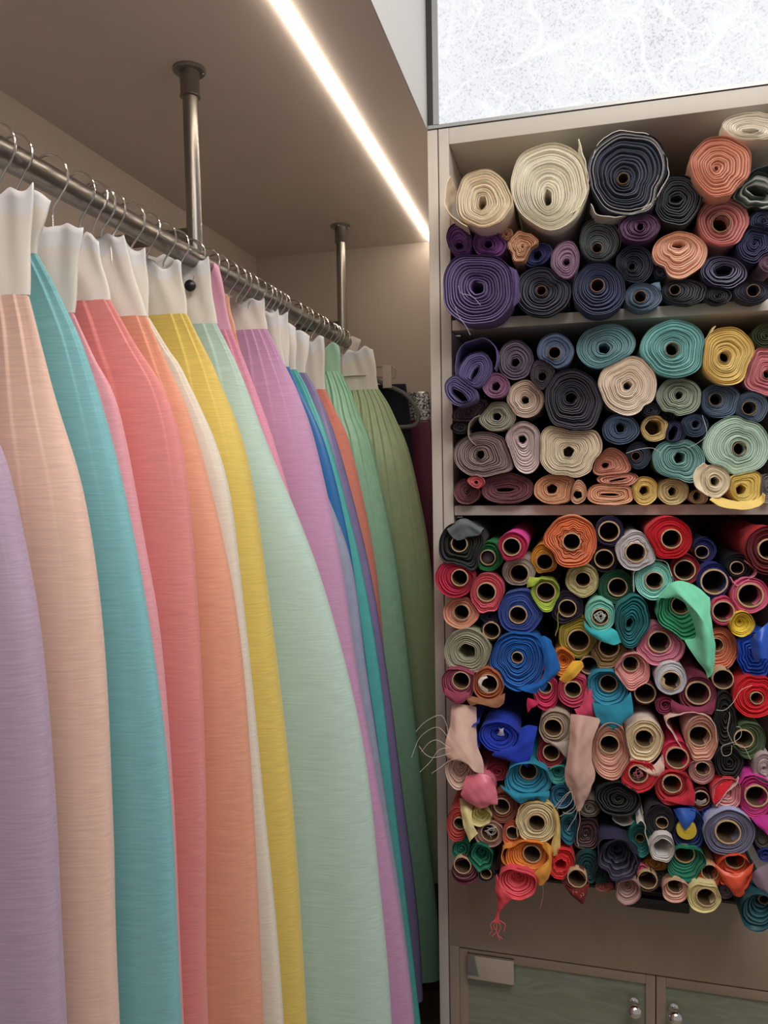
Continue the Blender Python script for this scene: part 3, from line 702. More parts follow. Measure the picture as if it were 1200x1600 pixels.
R_('A', 372, 1290, 236, 232, (90, 68, 122), 'big squarish purple roll at the left end of the top shelf', hole=(370, 1285, 40), sq=2.6, n=9, p=.075, pr=1.25, edge=.4,
   flaps=[('free', None, [[(560, 1130, .06), (600, 1150, .062), (628, 1170, .062), (645, 1200, .05)], [(590, 1260, .06), (612, 1270, .066), (632, 1285, .07), (652, 1330, .05)], [(575, 1400, .06), (598, 1425, .064), (618, 1400, .066), (650, 1370, .05)]])])
R_('A', 805, 1310, 190, 170, (42, 44, 60), 'charcoal roll with small brown core right of the big purple roll', core=(797, 1305, 32), n=9, edge=.5)
R_('B', 75, 965, 140, 150, (84, 92, 92), 'slate green grey roll with pale layer lines and brown core, top shelf', core=(55, 1020, 32), n=9, edge=.55, pr=1.1)
R_('B', 70, 1290, 178, 178, (38, 48, 82), 'round navy roll with brown core drooping over the top shelf edge', core=(58, 1270, 42), n=9, edge=.45, p=.07, pr=1.25)
R_('B', 265, 520, 268, 280, (42, 48, 66), 'biggest navy roll wrapped in pale frayed layers, centre of the top shelf', core=(230, 555, 34), n=10, wav=.03, sq=2.3, edge=.35, p=.05, oe=(190, 182, 170), pr=1.15,
   flaps=[('ext', (196, 188, 178), ([(20, 420), (60, 330), (160, 245), (300, 238), (420, 275), (500, 370), (532, 470), (520, 560), (440, 690), (330, 775), (180, 808), (60, 795), (15, 720)], .049, .0))])
R_('B', 340, 880, 142, 97, (80, 38, 82), 'dark plum roll with magenta layer lines under the biggest navy roll', hole=(345, 875, 24), rot=-8, n=8, edge=.7)
R_('B', 590, 695, 166, 172, (40, 44, 52), 'plain charcoal black roll with thick loose layers left of the terracotta roll', n=6, wav=.03, hole=(585, 690, (40, 22, 0)), edge=.4, pr=1.1)
R_('B', 885, 470, 205, 205, (210, 140, 110), 'terracotta orange roll with wavy layers, top shelf right', hole=(855, 480, 14), wav=.03, n=9, p=.06, pr=1.2)
R_('B', 900, 845, 172, 165, (200, 124, 120), 'smooth dusty pink roll with wide hollow core, top shelf', core=(885, 855, 54), n=5, edge=.1, pr=1.15)
R_('B', 612, 1045, 192, 145, (228, 168, 138), 'peach roll sagging to a point below the charcoal black roll', hole=(600, 997, (46, 24, 0)), tear=(.28, 95), n=9, pr=1.15)
R_('B', 1120, 205, 240, 94, (228, 212, 192), 'flattened cream roll lying highest at the top right corner', hole=(1080, 235, (60, 14, 0)), wav=.03, n=8, p=.05)
R_('B', 1135, 640, 190, 118, (84, 90, 84), 'floppy grey green cloth bundle with white edges at the right frame edge', wav=.08, n=2, edge=1.2, hole=(1130, 640, (70, 30, 20)), ecol=(150, 150, 142),
   flaps=[('ext', (66, 74, 80), ([(1050, 570), (1080, 520), (1140, 480), (1220, 465), (1290, 470)], .02, -.1))])
R_('B', 1115, 985, 118, 140, (48, 50, 86), 'indigo roll with loose spiral right of the dusty pink roll', rot=25, n=6, wav=.04)
R_('B', 905, 1180, 158, 112, (50, 46, 78), 'dark violet oval roll with light inner turns right of the peach roll', hole=(905, 1165, (58, 34, -8)), n=5, edge=1.0, rot=8)
R_('B', 310, 1125, 128, 130, (30, 34, 54), 'blackish navy roll in the shade under the plum roll', hole=(290, 1140, 20), n=8, edge=.35)
R_('B', 362, 1345, 126, 92, (80, 104, 130), 'steel blue roll with cloth corners sticking up, on the top shelf board', core=(345, 1345, 38), n=7, p=.05, edge=.5, pr=1.1,
   flaps=[('free', None, [[(400, 1265, .045), (440, 1250, .048), (475, 1248, .048)], [(430, 1300, .045), (455, 1290, .05), (478, 1268, .05)], [(470, 1330, .04), (470, 1310, .046), (482, 1300, .046)]])])
R_('B', 645, 1312, 160, 86, (40, 43, 50), 'charcoal flattened roll with off-centre brown core, on the top shelf board', core=(575, 1300, 32), n=8, edge=.4)
R_('B', 865, 1335, 95, 58, (34, 36, 44), 'small black roll on the board below the dark violet oval roll', n=5)
R_('B', 1098, 1312, 128, 76, (40, 42, 62), 'dark navy flat roll with brown core at the right end of top shelf', core=(1100, 1305, 38), n=6)
R_('B', 1205, 1120, 66, 66, (130, 92, 116), 'small mauve roll cut by the right frame edge, top shelf', n=6)
R_('B', 1165, 835, 100, 72, (38, 48, 74), 'dark navy cloth above the indigo spiral roll at right edge', n=5, wav=.05)
R_('B', 482, 1175, 44, 46, (38, 38, 60), 'tiny dark navy roll tucked left of the peach roll tip', n=3)
# ---- middle shelf
R_('C', 352, 382, 106, 134, (92, 80, 140), 'violet blue roll with a big loose loop over it, middle shelf top left', hole=(350, 400, (16, 52, 30)), rot=32, n=7, p=.05, pr=1.2, edge=.5,
   flaps=[('ext', None, ([(232, 440), (222, 350), (240, 250), (290, 195), (380, 168), (450, 180), (492, 230), (500, 300), (480, 370)], .05, -.12))])
R_('C', 255, 520, 118, 96, (92, 82, 138), 'violet blue flattened roll hanging out past the left upright', hole=(248, 545, (66, 22, 40)), rot=42, n=5, p=.07, pr=1.2, edge=.5)
R_('C', 625, 312, 120, 134, (112, 96, 116), 'dusty mauve grey roll under the middle shelf ceiling', hole=(622, 326, 28), n=7, edge=.4)
R_('C', 890, 252, 124, 120, (90, 110, 144), 'steel blue roll with tan core near the upper board, middle shelf', core=(885, 262, 40), n=9)
R_('C', 492, 480, 90, 86, (150, 92, 136), 'small orchid mauve roll right of the violet blue rolls', hole=(492, 487, 29), n=7, edge=.5)
R_('C', 805, 402, 84, 106, (64, 56, 64), 'dark umber grey roll between the mauve grey and the black rolls', hole=(803, 420, 28), n=7)
R_('C', 690, 572, 126, 126, (214, 190, 174), 'pale blush beige roll with small dark hole, middle shelf', hole=(687, 577, 27), n=7, edge=.2)
R_('C', 322, 650, 136, 66, (86, 64, 80), 'flattened plum grey roll slanting under the violet blue ones', rot=-24, n=6)
R_('C', 255, 762, 66, 42, (56, 46, 54), 'small dark plum roll in the shade near the left upright, middle shelf', n=4)
R_('C', 503, 690, 126, 100, (146, 142, 124), 'khaki grey flecked roll with a small hole, middle shelf left', hole=(498, 688, 28), n=7, rot=-8, edge=.5)
R_('C', 412, 945, 212, 155, (132, 110, 110), 'taupe brown roll with a strip curling up from it, middle shelf left', hole=(387, 945, 28), tear=(.12, 25), n=10, edge=.5, p=.03,
   flaps=[('ext', (160, 146, 130), ([(362, 880), (330, 855), (308, 800), (315, 740), (345, 700), (385, 685)], .034, -.02))])
R_('C', 675, 870, 132, 160, (196, 176, 174), 'pinkish grey roll pulled to a point at the bottom, middle shelf', hole=(668, 840, 27), tear=(.3, 75), n=10, edge=.3)
R_('C', 990, 910, 212, 185, (224, 204, 180), 'wide cream roll with a squared left side, middle shelf centre', hole=(977, 925, 36), sq=2.5, n=11, edge=.15, pr=1.08)
R_('C', 1010, 595, 190, 232, (42, 40, 54), 'large black navy roll with dusty lint lines, middle shelf', hole=(992, 565, 34), rot=-14, n=9, wav=.025, edge=.35, p=.05, pr=1.2)
R_('C', 300, 1190, 92, 88, (132, 70, 80), 'brownish red roll in the left corner on the middle shelf board', n=6)
R_('C', 354, 1130, 58, 44, (200, 78, 84), 'small bright red roll on top of the brownish red one', hole=(360, 1130, 13), n=4, pr=1.3)
R_('C', 567, 1170, 182, 104, (132, 68, 84), 'maroon oval roll with a flat slit in its middle, on the board', hole=(555, 1180, (58, 14, -3)), n=9, edge=.35)
R_('C', 885, 1178, 150, 104, (222, 162, 114), 'apricot orange roll with small dark hole on the middle shelf board', hole=(867, 1175, 34), tear=(.18, -35), n=9)
R_('C', 1040, 1200, 62, 78, (206, 158, 120), 'small tan orange roll squeezed right of the apricot one', hole=(1040, 1215, 28), tear=(.15, -75), n=5)
R_('D', 115, 222, 200, 150, (108, 156, 166), 'dusty blue teal oval roll under the upper board, middle shelf', hole=(103, 232, 38), rot=-12, n=9, edge=.35, pr=1.1)
R_('D', 572, 235, 224, 194, (106, 174, 172), 'big jade teal roll with brown core, middle shelf top', core=(557, 240, 42), n=11, edge=.35, p=.04, pr=1.15)
R_('D', 930, 282, 182, 196, (232, 192, 100), 'big golden yellow roll beside the jade teal roll', core=(910, 290, 36), n=9, p=.04, pr=1.15,
   flaps=[('ext', None, ([(800, 170), (815, 130), (848, 82)], .038, .0))])
R_('D', 260, 478, 198, 202, (232, 204, 184), 'large cream pink roll under the blue teal oval roll', hole=(258, 482, 28), n=11, edge=.2, p=.04, pr=1.15)
R_('D', 605, 557, 156, 130, (132, 146, 124), 'sage grey roll with pale edges below the jade teal roll', hole=(605, 545, 26), n=8, edge=.5)
R_('D', 885, 582, 142, 118, (74, 98, 128), 'denim blue roll under the golden yellow roll', core=(850, 575, 40), n=9, edge=.4)
R_('D', 1190, 388, 170, 168, (214, 126, 136), 'rose pink roll cut by the right frame edge, middle shelf', core=(1195, 405, 28), n=9)
R_('D', 1092, 625, 110, 108, (68, 88, 112), 'smaller denim blue roll right of the bigger one', core=(1073, 632, 42), n=7, edge=.35)
R_('D', 1190, 150, 96, 86, (66, 80, 46), 'dark olive roll set back in the upper right corner, middle shelf', n=5, p=-.03)
R_('D', 992, 885, 226, 196, (172, 202, 182), 'big pale mint roll with brown core, middle shelf right', core=(1010, 905, 40), n=11, p=.03, pr=1.12, edge=.35)
R_('D', 213, 775, 126, 102, (62, 80, 106), 'navy blue roll below the large cream pink roll', hole=(212, 765, 30), n=8, edge=.4)
R_('D', 442, 768, 96, 90, (202, 172, 106), 'golden tan roll with a wide dark hole between the navy rolls', hole=(433, 760, 54), n=4, pr=1.15)
R_('D', 575, 800, 78, 84, (58, 58, 94), 'dark indigo loose roll hugging the golden tan roll', hole=(565, 800, (30, 50, 20)), n=4)
R_('D', 712, 748, 90, 78, (56, 72, 98), 'small navy roll left of the big pale mint roll', hole=(715, 740, 22), n=6)
R_('D', 415, 645, 66, 50, (48, 48, 62), 'tiny dark navy roll under the sage grey roll', n=4)
R_('D', 535, 690, 56, 34, (56, 54, 66), 'tiny slate roll in the shade below the sage grey roll', n=3, p=.0)
R_('D', 332, 950, 84, 92, (46, 56, 76), 'dark navy roll with thin core right of the salmon rolls', core=(315, 955, 28), n=6)
R_('D', 595, 965, 180, 142, (106, 160, 156), 'teal roll with a tail running down to the right, middle shelf', hole=(607, 965, 36), tear=(.3, 55), n=9, edge=.35)
R_('D', 150, 1015, 150, 96, (222, 150, 124), 'salmon roll with a pointed corner on top of the salmon stack', hole=(110, 1015, (24, 16, 0)), tear=(.22, -90), n=7)
R_('D', 200, 1108, 146, 50, (214, 146, 120), 'flat salmon roll in the middle of the salmon stack', hole=(195, 1112, (60, 8, -10)), n=4)
R_('D', 150, 1208, 162, 74, (238, 168, 126), 'flat light orange roll at the bottom of the salmon stack', hole=(140, 1212, (70, 9, 3)), n=5, sq=2.4)
R_('D', 374, 1185, 92, 96, (230, 190, 88), 'yellow roll right of the flat light orange roll, on the board', hole=(370, 1185, 30), n=7)
R_('D', 562, 1190, 108, 90, (222, 198, 138), 'pale straw yellow roll on the middle shelf board', hole=(560, 1192, 30), n=7)
R_('D', 735, 1228, 66, 48, (212, 186, 136), 'small sand coloured roll between straw and cream rolls', hole=(725, 1222, 30), n=3)
R_('D', 848, 1120, 98, 112, (232, 208, 174), 'cream roll with a wide loose wrap at left, under the big pale mint roll', hole=(843, 1122, 31), n=7, p=.05, pr=1.2,
   flaps=[('free', None, [[(800, 1218, .055), (735, 1185, .06), (698, 1120, .062), (712, 1055, .06), (775, 1000, .055)], [(812, 1205, .04), (775, 1175, .045), (752, 1120, .045), (764, 1060, .045), (800, 1020, .04)], [(822, 1195, .02), (790, 1170, .02), (772, 1120, .02), (780, 1065, .02), (815, 1030, .02)]])])
R_('D', 1050, 1165, 118, 112, (236, 196, 76), 'bright yellow roll with loose yellow end spilling over the shelf edge', hole=(1020, 1180, 34), tear=(.15, -45), n=8, p=.045,
   flaps=[('free', None, [[(850, 1222, .046), (910, 1240, .046), (980, 1255, .046), (1090, 1255, .046), (1150, 1225, .046), (1165, 1200, .046)], [(820, 1235, .052), (885, 1268, .054), (980, 1285, .055), (1085, 1285, .055), (1158, 1258, .054), (1176, 1208, .052)], [(808, 1246, .056), (875, 1288, .058), (980, 1312, .06), (1090, 1308, .06), (1160, 1275, .058), (1183, 1215, .056)]])])
R_('D', 1200, 1165, 60, 92, (128, 116, 122), 'grey taupe roll at the right edge on the middle shelf board', n=7)
# ---- bottom compartment, upper rows
R_('E', 225, 285, 162, 178, (26, 30, 34), 'black roll with a grey lining turned over it, top left of the bottom compartment', core=(212, 265, 58), n=4, p=.075, pr=1.2, tear=(.12, 60),
   flaps=[('free', (98, 106, 110), [[(150, 148, .01), (250, 95, .01), (385, 160, .01)], [(130, 165, .078), (240, 102, .08), (372, 172, .078)], [(160, 215, .081), (245, 165, .085), (345, 205, .081)], [(195, 242, .08), (225, 238, .083), (262, 214, .081)]])])
R_('E', 415, 352, 104, 106, (26, 122, 62), 'emerald green roll with plastic filled core beside the black roll', core=(410, 360, 54), n=4, pr=1.05)
R_('E', 582, 286, 104, 104, (186, 28, 84), 'hot magenta pink roll with tan core near the left, bottom compartment', core=(575, 285, 63), n=3, p=.07, side=(232, 66, 168), pr=1.15)
R_('E', 625, 455, 118, 98, (196, 186, 174), 'pale grey roll under the hot magenta roll', core=(628, 470, 65), n=4)
R_('E', 805, 370, 98, 106, (240, 172, 34), 'amber yellow roll with tan core right of the hot magenta roll', core=(805, 390, 57), n=3)
R_('E', 987, 250, 186, 180, (236, 132, 78), 'biggest peach orange roll with ruffled star layers, top of bottom compartment', core=(992, 250, 60), n=6, star=.5, wav=.02, p=.07, pr=1.2, side=(240, 160, 130), ecol=(240, 150, 100))
R_('E', 180, 500, 134, 140, (184, 22, 66), 'crimson roll bulging out past the left upright', core=(215, 500, 60), n=5, p=.075, pr=1.1)
R_('E', 405, 610, 116, 143, (220, 86, 106), 'raspberry pink roll with frayed edges right of the crimson roll', core=(400, 600, 67), n=4, p=.06, pr=1.1, edge=.5)
R_('E', 225, 745, 126, 108, (232, 166, 140), 'light peach roll near the left upright under the crimson roll', core=(228, 740, 57), n=6, p=.055)
R_('E', 635, 740, 156, 153, (64, 92, 172), 'periwinkle blue thick roll with tan core, bottom compartment left', core=(620, 757, 62), n=8, edge=.12, p=.055, pr=1.15)
R_('E', 808, 620, 102, 120, (172, 198, 64), 'lime green roll with a twisted loose corner', core=(812, 600, 67), n=4, p=.06, pr=1.15, fun=.006,
   flaps=[('free', None, [[(680, 570, .062), (690, 525, .064), (700, 492, .064)], [(715, 560, .066), (730, 525, .068), (750, 500, .068)], [(745, 540, .066), (775, 510, .068), (820, 500, .066)]])])
R_('E', 1066, 520, 116, 116, (208, 198, 148), 'pale olive cream roll below the biggest peach orange roll', core=(1070, 512, 52), n=5, star=.35)
R_('E', 960, 712, 114, 120, (38, 24, 56), 'dark aubergine roll with tan core under the pale olive roll', core=(962, 712, 60), n=4)
R_('E', 435, 866, 72, 72, (26, 24, 46), 'small dark roll with bare tan core below the raspberry roll', core=(435, 866, 60), n=2)
R_('E', 425, 772, 66, 44, (28, 34, 74), 'deep navy roll end squeezed between peach and periwinkle rolls', n=3)
R_('E', 840, 488, 80, 30, (62, 32, 84), 'dark violet cloth edge above the lime green roll', n=3, p=.01)
R_('F', 35, 762, 108, 110, (138, 214, 200), 'aqua mint roll with frayed threads and turquoise end hanging, bottom compartment', core=(35, 770, 56), n=5, p=.07, pr=1.1,
   flaps=[('free', (46, 180, 188), [[(-80, 800, .07), (-30, 850, .075), (40, 868, .075), (110, 850, .07)], [(-70, 850, .072), (-20, 890, .078), (60, 905, .08), (150, 880, .072)], [(-50, 890, .07), (30, 930, .076), (120, 968, .078), (178, 950, .072)]])])
R_('G', 1032, 62, 132, 150, (174, 158, 48), 'olive yellow roll with tan core below the dark aubergine roll', core=(1040, 90, 75), n=4, pr=1.0,
   flaps=[('ext', None, ([(905, -120), (890, -60), (900, 0), (880, 60)], .05, .0))])
R_('F', 100, 180, 104, 106, (34, 28, 70), 'dark indigo roll with tan core right of the biggest peach roll', core=(95, 178, 68), n=3)
R_('F', 65, 370, 98, 94, (46, 20, 40), 'dark plum roll with torn tan core under the dark indigo roll', core=(62, 370, 64), n=3)
R_('F', 288, 320, 146, 136, (210, 204, 208), 'silvery white roll with crimped layers around its core', core=(280, 325, 66), n=5, star=.45, wav=.02, sq=1.9, p=.06, pr=1.1, ecol=(214, 208, 212))
R_('F', 510, 225, 164, 146, (214, 22, 44), 'bright red thick roll under the middle shelf board', core=(528, 230, 64), n=7, edge=.05, p=.06, pr=1.15)
R_('F', 625, 440, 104, 104, (162, 22, 44), 'dark crimson roll tucked under the bright red roll', core=(620, 447, 67), n=3, side=(200, 26, 52))
R_('F', 762, 305, 80, 84, (28, 40, 106), 'small royal navy roll set back right of the bright red roll', core=(740, 322, 42), n=4, p=.01)
R_('F', 990, 420, 98, 86, (28, 28, 31), 'black satin roll with small core left of the big dark red roll', core=(983, 432, 42), n=5, kind='satin')
R_('F', 1195, 310, 152, 168, (104, 12, 28), 'big dark red roll at the right edge under the middle board', core=(1205, 303, 66), n=6, p=.06, side=(190, 24, 44), pr=1.15)
R_('F', 820, 520, 116, 120, (24, 36, 122), 'cobalt blue roll with a wide tan core, bottom compartment', core=(825, 528, 82), n=3, pr=1.08)
R_('F', 150, 575, 134, 128, (24, 90, 62), 'bottle green roll below the dark plum roll', core=(155, 565, 63), n=6)
R_('F', 408, 520, 134, 134, (158, 222, 212), 'pale aqua roll wrapped in whitish cloth left of the seafoam roll', core=(410, 520, 58), n=5, p=.05, pr=1.05,
   flaps=[('ext', (196, 222, 214), ([(270, 600), (268, 480), (330, 400), (420, 380), (500, 400), (535, 490)], .052, -.02))])
R_('F', 260, 790, 126, 176, (18, 118, 124), 'dark teal tall roll with folded layers below the bottle green roll', hole=(238, 820, (22, 40, 10)), n=6, p=.07, pr=1.15, tear=(.12, 100), edge=.2)
R_('F', 615, 740, 188, 196, (48, 168, 118), 'seafoam green roll with a large loose end sweeping down across it', core=(610, 712, 62), n=4, p=.075, pr=1.2, fun=.03, side=(116, 220, 178),
   flaps=[('free', (122, 224, 184), [[(445, 640, .08), (520, 545, .088), (600, 525, .09), (700, 560, .092), (795, 640, .09)], [(500, 640, .085), (570, 615, .098), (640, 650, .102), (720, 700, .102), (800, 740, .095)], [(560, 640, .085), (620, 660, .10), (690, 720, .108), (755, 790, .108), (815, 850, .10)], [(640, 700, .085), (690, 740, .1), (740, 800, .112), (790, 880, .114), (830, 980, .106)], [(700, 900, .082), (720, 930, .095), (745, 990, .108), (785, 1100, .112), (820, 1150, .104)], [(620, 935, .078), (660, 1000, .086), (710, 1070, .095), (760, 1140, .10), (785, 1195, .10)]])])
R_('F', 1075, 622, 134, 124, (232, 112, 152), 'candy pink roll with wide core at right, bottom compartment', core=(1075, 622, 78), n=4, p=.055, pr=1.1,
   flaps=[('ext', (240, 150, 176), ([(940, 500), (960, 540), (990, 560), (1050, 520), (1110, 490), (1120, 450), (1050, 385)], .056, .03))])
R_('F', 890, 728, 98, 100, (224, 82, 128), 'deep pink roll left below the candy pink roll', core=(888, 733, 67), n=3, p=.055)
R_('F', 1020, 822, 86, 90, (244, 204, 44), 'yellow funnel shaped roll end below the candy pink roll', n=5, fun=.02, p=.065, pr=1.15, rot=30)
R_('H', 868, 150, 122, 150, (222, 132, 92), 'orange tan roll half hidden by the seafoam loose end', core=(840, 120, 44), n=7)
R_('H', 1120, 190, 136, 180, (22, 84, 200), 'crumpled royal blue satin bundle at the right edge', wav=.08, n=4, kind='satin', p=.06,
   flaps=[('free', (24, 88, 206), [[(1080, 80, .07), (1140, 20, .09), (1230, -60, .08)], [(1090, 170, .08), (1150, 110, .10), (1230, 90, .085)], [(1110, 240, .085), (1170, 215, .10), (1230, 240, .08)]], 'satin')])
R_('F', 403, 715, 44, 60, (16, 52, 42), 'small blackish green roll behind the seafoam roll edge', n=3, p=.02)
R_('G', 265, 168, 162, 158, (172, 170, 146), 'greyish sage cream roll with a torn open hole near the left upright', hole=(265, 172, 58), n=8, p=.065, pr=1.12, edge=.35)
R_('G', 620, 232, 188, 204, (18, 102, 186), 'large cerulean blue roll with ragged layers and small brown core', core=(615, 210, 40), n=8, wav=.03, p=.07, pr=1.2, edge=.25,
   flaps=[('free', None, [[(740, 80, .066), (800, 60, .07), (850, 90, .06)], [(800, 200, .07), (850, 200, .075), (912, 270, .066)], [(780, 360, .07), (820, 370, .076), (880, 330, .068)], [(600, 420, .068), (680, 450, .074), (770, 470, .066)]])])
R_('G', 208, 385, 120, 126, (156, 66, 92), 'plum pink roll with drooping lower edge at the left upright', core=(225, 368, 64), n=4, p=.085,
   flaps=[('free', None, [[(110, 420, .085), (180, 450, .088), (290, 450, .085)], [(115, 470, .088), (190, 500, .092), (275, 480, .088)], [(150, 505, .086), (200, 532, .09), (240, 522, .087)]])])
R_('G', 415, 395, 114, 114, (184, 98, 56), 'rust orange roll with torn white paper in its core', core=(415, 390, 68), n=4, p=.08, pr=1.1,
   flaps=[('free', (156, 106, 78), [[(270, 470, .082), (350, 490, .084), (440, 500, .084), (530, 460, .082)], [(265, 500, .086), (350, 530, .088), (440, 530, .088), (528, 490, .086)], [(290, 545, .084), (365, 535, .088), (470, 560, .088), (520, 530, .086)]])])
R_('G', 815, 455, 88, 122, (206, 40, 92), 'raspberry red roll right below the large cerulean roll', core=(810, 415, 44), n=4, p=.07,
   flaps=[('free', None, [[(690, 490, .072), (720, 500, .076), (770, 520, .075)], [(680, 540, .074), (710, 540, .078), (745, 545, .077)], [(690, 592, .073), (715, 560, .077), (735, 555, .076)]])])
R_('G', 1008, 442, 120, 110, (208, 70, 106), 'rose red roll with a loose fold hanging at its lower right', core=(1000, 430, 57), n=4, p=.07,
   flaps=[('free', None, [[(1100, 400, .07), (1130, 440, .074), (1150, 500, .068)], [(1060, 540, .074), (1110, 560, .08), (1160, 585, .072)], [(1010, 570, .072), (1060, 640, .08), (1150, 625, .072)]])])
R_('G', 1112, 262, 70, 68, (88, 84, 50), 'dark khaki roll with bare core between olive and rose rolls', core=(1112, 262, 62), n=2, p=.05)
R_('G', 935, 245, 82, 100, (232, 132, 34), 'orange roll with a yellow loose corner right of the cerulean roll', n=5, fun=.015, p=.06,
   flaps=[('free', (240, 180, 46), [[(905, 360, .068), (950, 300, .072), (1000, 235, .07)], [(925, 375, .07), (980, 320, .078), (1060, 235, .072)], [(955, 392, .068), (1020, 340, .075), (1078, 275, .07)]])])
R_('H', 85, 430, 150, 138, (34, 140, 172), 'cerulean teal roll opening like a funnel with a hanging tip', core=(95, 410, 60), n=5, fun=.02, p=.075, pr=1.15,
   flaps=[('free', None, [[(-20, 520, .08), (80, 540, .086), (180, 520, .086), (245, 450, .08)], [(0, 600, .082), (90, 610, .09), (190, 600, .09), (262, 560, .084)], [(30, 670, .08), (80, 690, .086), (150, 690, .088), (250, 610, .084)], [(95, 705, .078), (110, 715, .082), (130, 718, .082), (190, 670, .08)]])])
R_('H', 92, 190, 128, 140, (152, 120, 72), 'bronze brown roll with tan core under the aqua mint roll', core=(95, 135, 67), n=5, p=.055)
R_('H', 256, 312, 126, 130, (224, 152, 150), 'dusty rose roll with many loose layers, bottom compartment centre', core=(248, 262, 54), n=6, fun=.01, p=.075, pr=1.2)
R_('H', 455, 120, 176, 150, (222, 140, 166), 'thick light pink roll below the seafoam roll', core=(445, 100, 72), n=7, edge=.1, p=.06, pr=1.05)
R_('H', 525, 355, 112, 112, (214, 214, 222), 'glossy white roll with a torn tan core', core=(525, 370, 64), n=4, edge=.1, p=.075, pr=1.2)
R_('H', 345, 455, 80, 80, (110, 30, 58), 'wine red roll with bare core below the dusty rose roll', core=(345, 455, 69), n=2, p=.06)
R_('H', 712, 465, 130, 124, (140, 54, 82), 'plum roll with wide core and loose lower fold, right of glossy white roll', core=(712, 455, 77), n=4, p=.075,
   flaps=[('free', None, [[(530, 500, .078), (600, 540, .082), (720, 555, .082), (838, 500, .078)], [(525, 545, .08), (610, 575, .086), (730, 585, .086), (830, 560, .08)], [(535, 580, .078), (620, 608, .084), (720, 590, .084), (810, 608, .08)]])])
R_('H', 485, 545, 66, 58, (128, 28, 68), 'dark magenta cloth end below the glossy white roll', n=3)
R_('H', 885, 360, 76, 72, (66, 32, 32), 'dark brown roll showing a ragged tan core under the orange tan roll', core=(885, 358, 66), n=2)
R_('H', 1112, 480, 158, 148, (224, 28, 44), 'scarlet roll with small core at the right edge', core=(1120, 490, 40), n=6, p=.075, pr=1.15, edge=.1)
R_('H', 340, 790, 134, 150, (234, 210, 174), 'buttery cream roll with wavy layers, lower centre', core=(340, 770, 62), n=5, wav=.025, p=.085, pr=1.15, side=(226, 208, 196),
   flaps=[('free', (222, 190, 176), [[(245, 900, .084), (320, 960, .088), (400, 960, .088), (470, 880, .084)], [(250, 930, .086), (330, 990, .092), (410, 1010, .092), (478, 960, .086)], [(330, 980, .084), (380, 1020, .09), (430, 1035, .09), (475, 1010, .085)]])])
R_('H', 738, 775, 116, 166, (214, 158, 138), 'blush pink roll with its wide wrap spread to the left', core=(730, 765, 70), n=5, p=.085, pr=1.15, fun=.01, side=(230, 188, 178),
   flaps=[('ext', (230, 190, 180), ([(610, 850), (545, 745), (492, 655), (560, 612), (680, 592), (790, 628), (838, 720), (842, 800)], .088, -.02))])
R_('H', 566, 892, 106, 106, (218, 40, 90), 'hot crimson pink roll with wide core under the blush pink roll', core=(568, 905, 73), n=3, p=.085, pr=1.1)
R_('H', 905, 640, 80, 195, (14, 14, 16), 'fuzzy black cloth hanging left of the dark olive roll', n=4, wav=.04, p=.08)
R_('H', 1068, 785, 118, 124, (82, 98, 66), 'dark olive green roll with stray threads at right', core=(1030, 772, 60), n=6, p=.08, edge=.25)
R_('G', 490, 762, 142, 106, (34, 62, 190), 'royal blue roll with a white tag inside and loose blue ends', n=6, p=.085, pr=1.2, fun=.015, rot=12, edge=.1,
   flaps=[('ext', None, ([(350, 830), (300, 790), (285, 740), (300, 690), (345, 660)], .086, -.02)), ('free', None, [[(640, 700, .088), (690, 680, .09), (755, 690, .086)], [(600, 820, .092), (670, 800, .096), (735, 790, .09)], [(440, 880, .09), (580, 900, .097), (712, 880, .092)], [(560, 925, .086), (640, 950, .094), (685, 975, .09)]])])
R_('G', 882, 700, 116, 122, (178, 160, 144), 'greige roll with wide tan core right of the royal blue roll', core=(862, 695, 64), n=4, p=.085, pr=1.1,
   flaps=[('free', (186, 170, 156), [[(800, 770, .085), (880, 800, .09), (985, 780, .086)], [(840, 800, .087), (900, 830, .092), (985, 830, .088)], [(900, 850, .085), (940, 890, .09), (968, 918, .087)]])])
R_('G', 848, 880, 96, 94, (162, 38, 50), 'brick red roll with wide core under the greige roll', core=(850, 868, 57), n=3, p=.08)
# ---- bottom compartment, lower rows
R_('I', 215, 150, 98, 132, (224, 190, 174), 'blush beige funnel roll at the left upright under a long drape', n=5, fun=.03, p=.095, pr=1.15,
   flaps=[('free', (224, 186, 170), [[(160, -300, .075), (200, -310, .08), (260, -305, .078), (330, -290, .07)], [(150, -180, .085), (200, -180, .094), (265, -170, .09), (330, -160, .076)], [(120, -40, .098), (190, -50, .106), (270, -40, .103), (340, -20, .085)], [(130, 60, .104), (210, 60, .112), (290, 50, .11), (378, 90, .095)], [(255, 70, .106), (285, 120, .113), (320, 160, .112), (380, 170, .098)]])])
R_('J', 110, 20, 132, 200, (212, 158, 138), 'peach pink roll with many layers beside the hanging blush drape', core=(100, -20, 66), n=8, p=.09, pr=1.1, fun=.01,
   flaps=[('free', (204, 164, 152), [[(-165, -240, .082), (-100, -235, .094), (-40, -225, .088), (40, -210, .082)], [(-176, -110, .1), (-120, -110, .112), (-70, -100, .104), (-10, -80, .096)], [(-184, 20, .108), (-130, 20, .12), (-80, 30, .11), (-28, 50, .1)], [(-212, 190, .114), (-140, 180, .126), (-60, 190, .114), (0, 190, .106)], [(-170, 300, .112), (-120, 300, .12), (-75, 290, .115), (-30, 270, .11)], [(-122, 430, .108), (-112, 430, .112), (-102, 425, .112), (-85, 400, .11)]])])
R_('I', 480, 160, 84, 60, (150, 34, 56), 'dark red roll behind the royal blue loose end', n=4, p=.07)
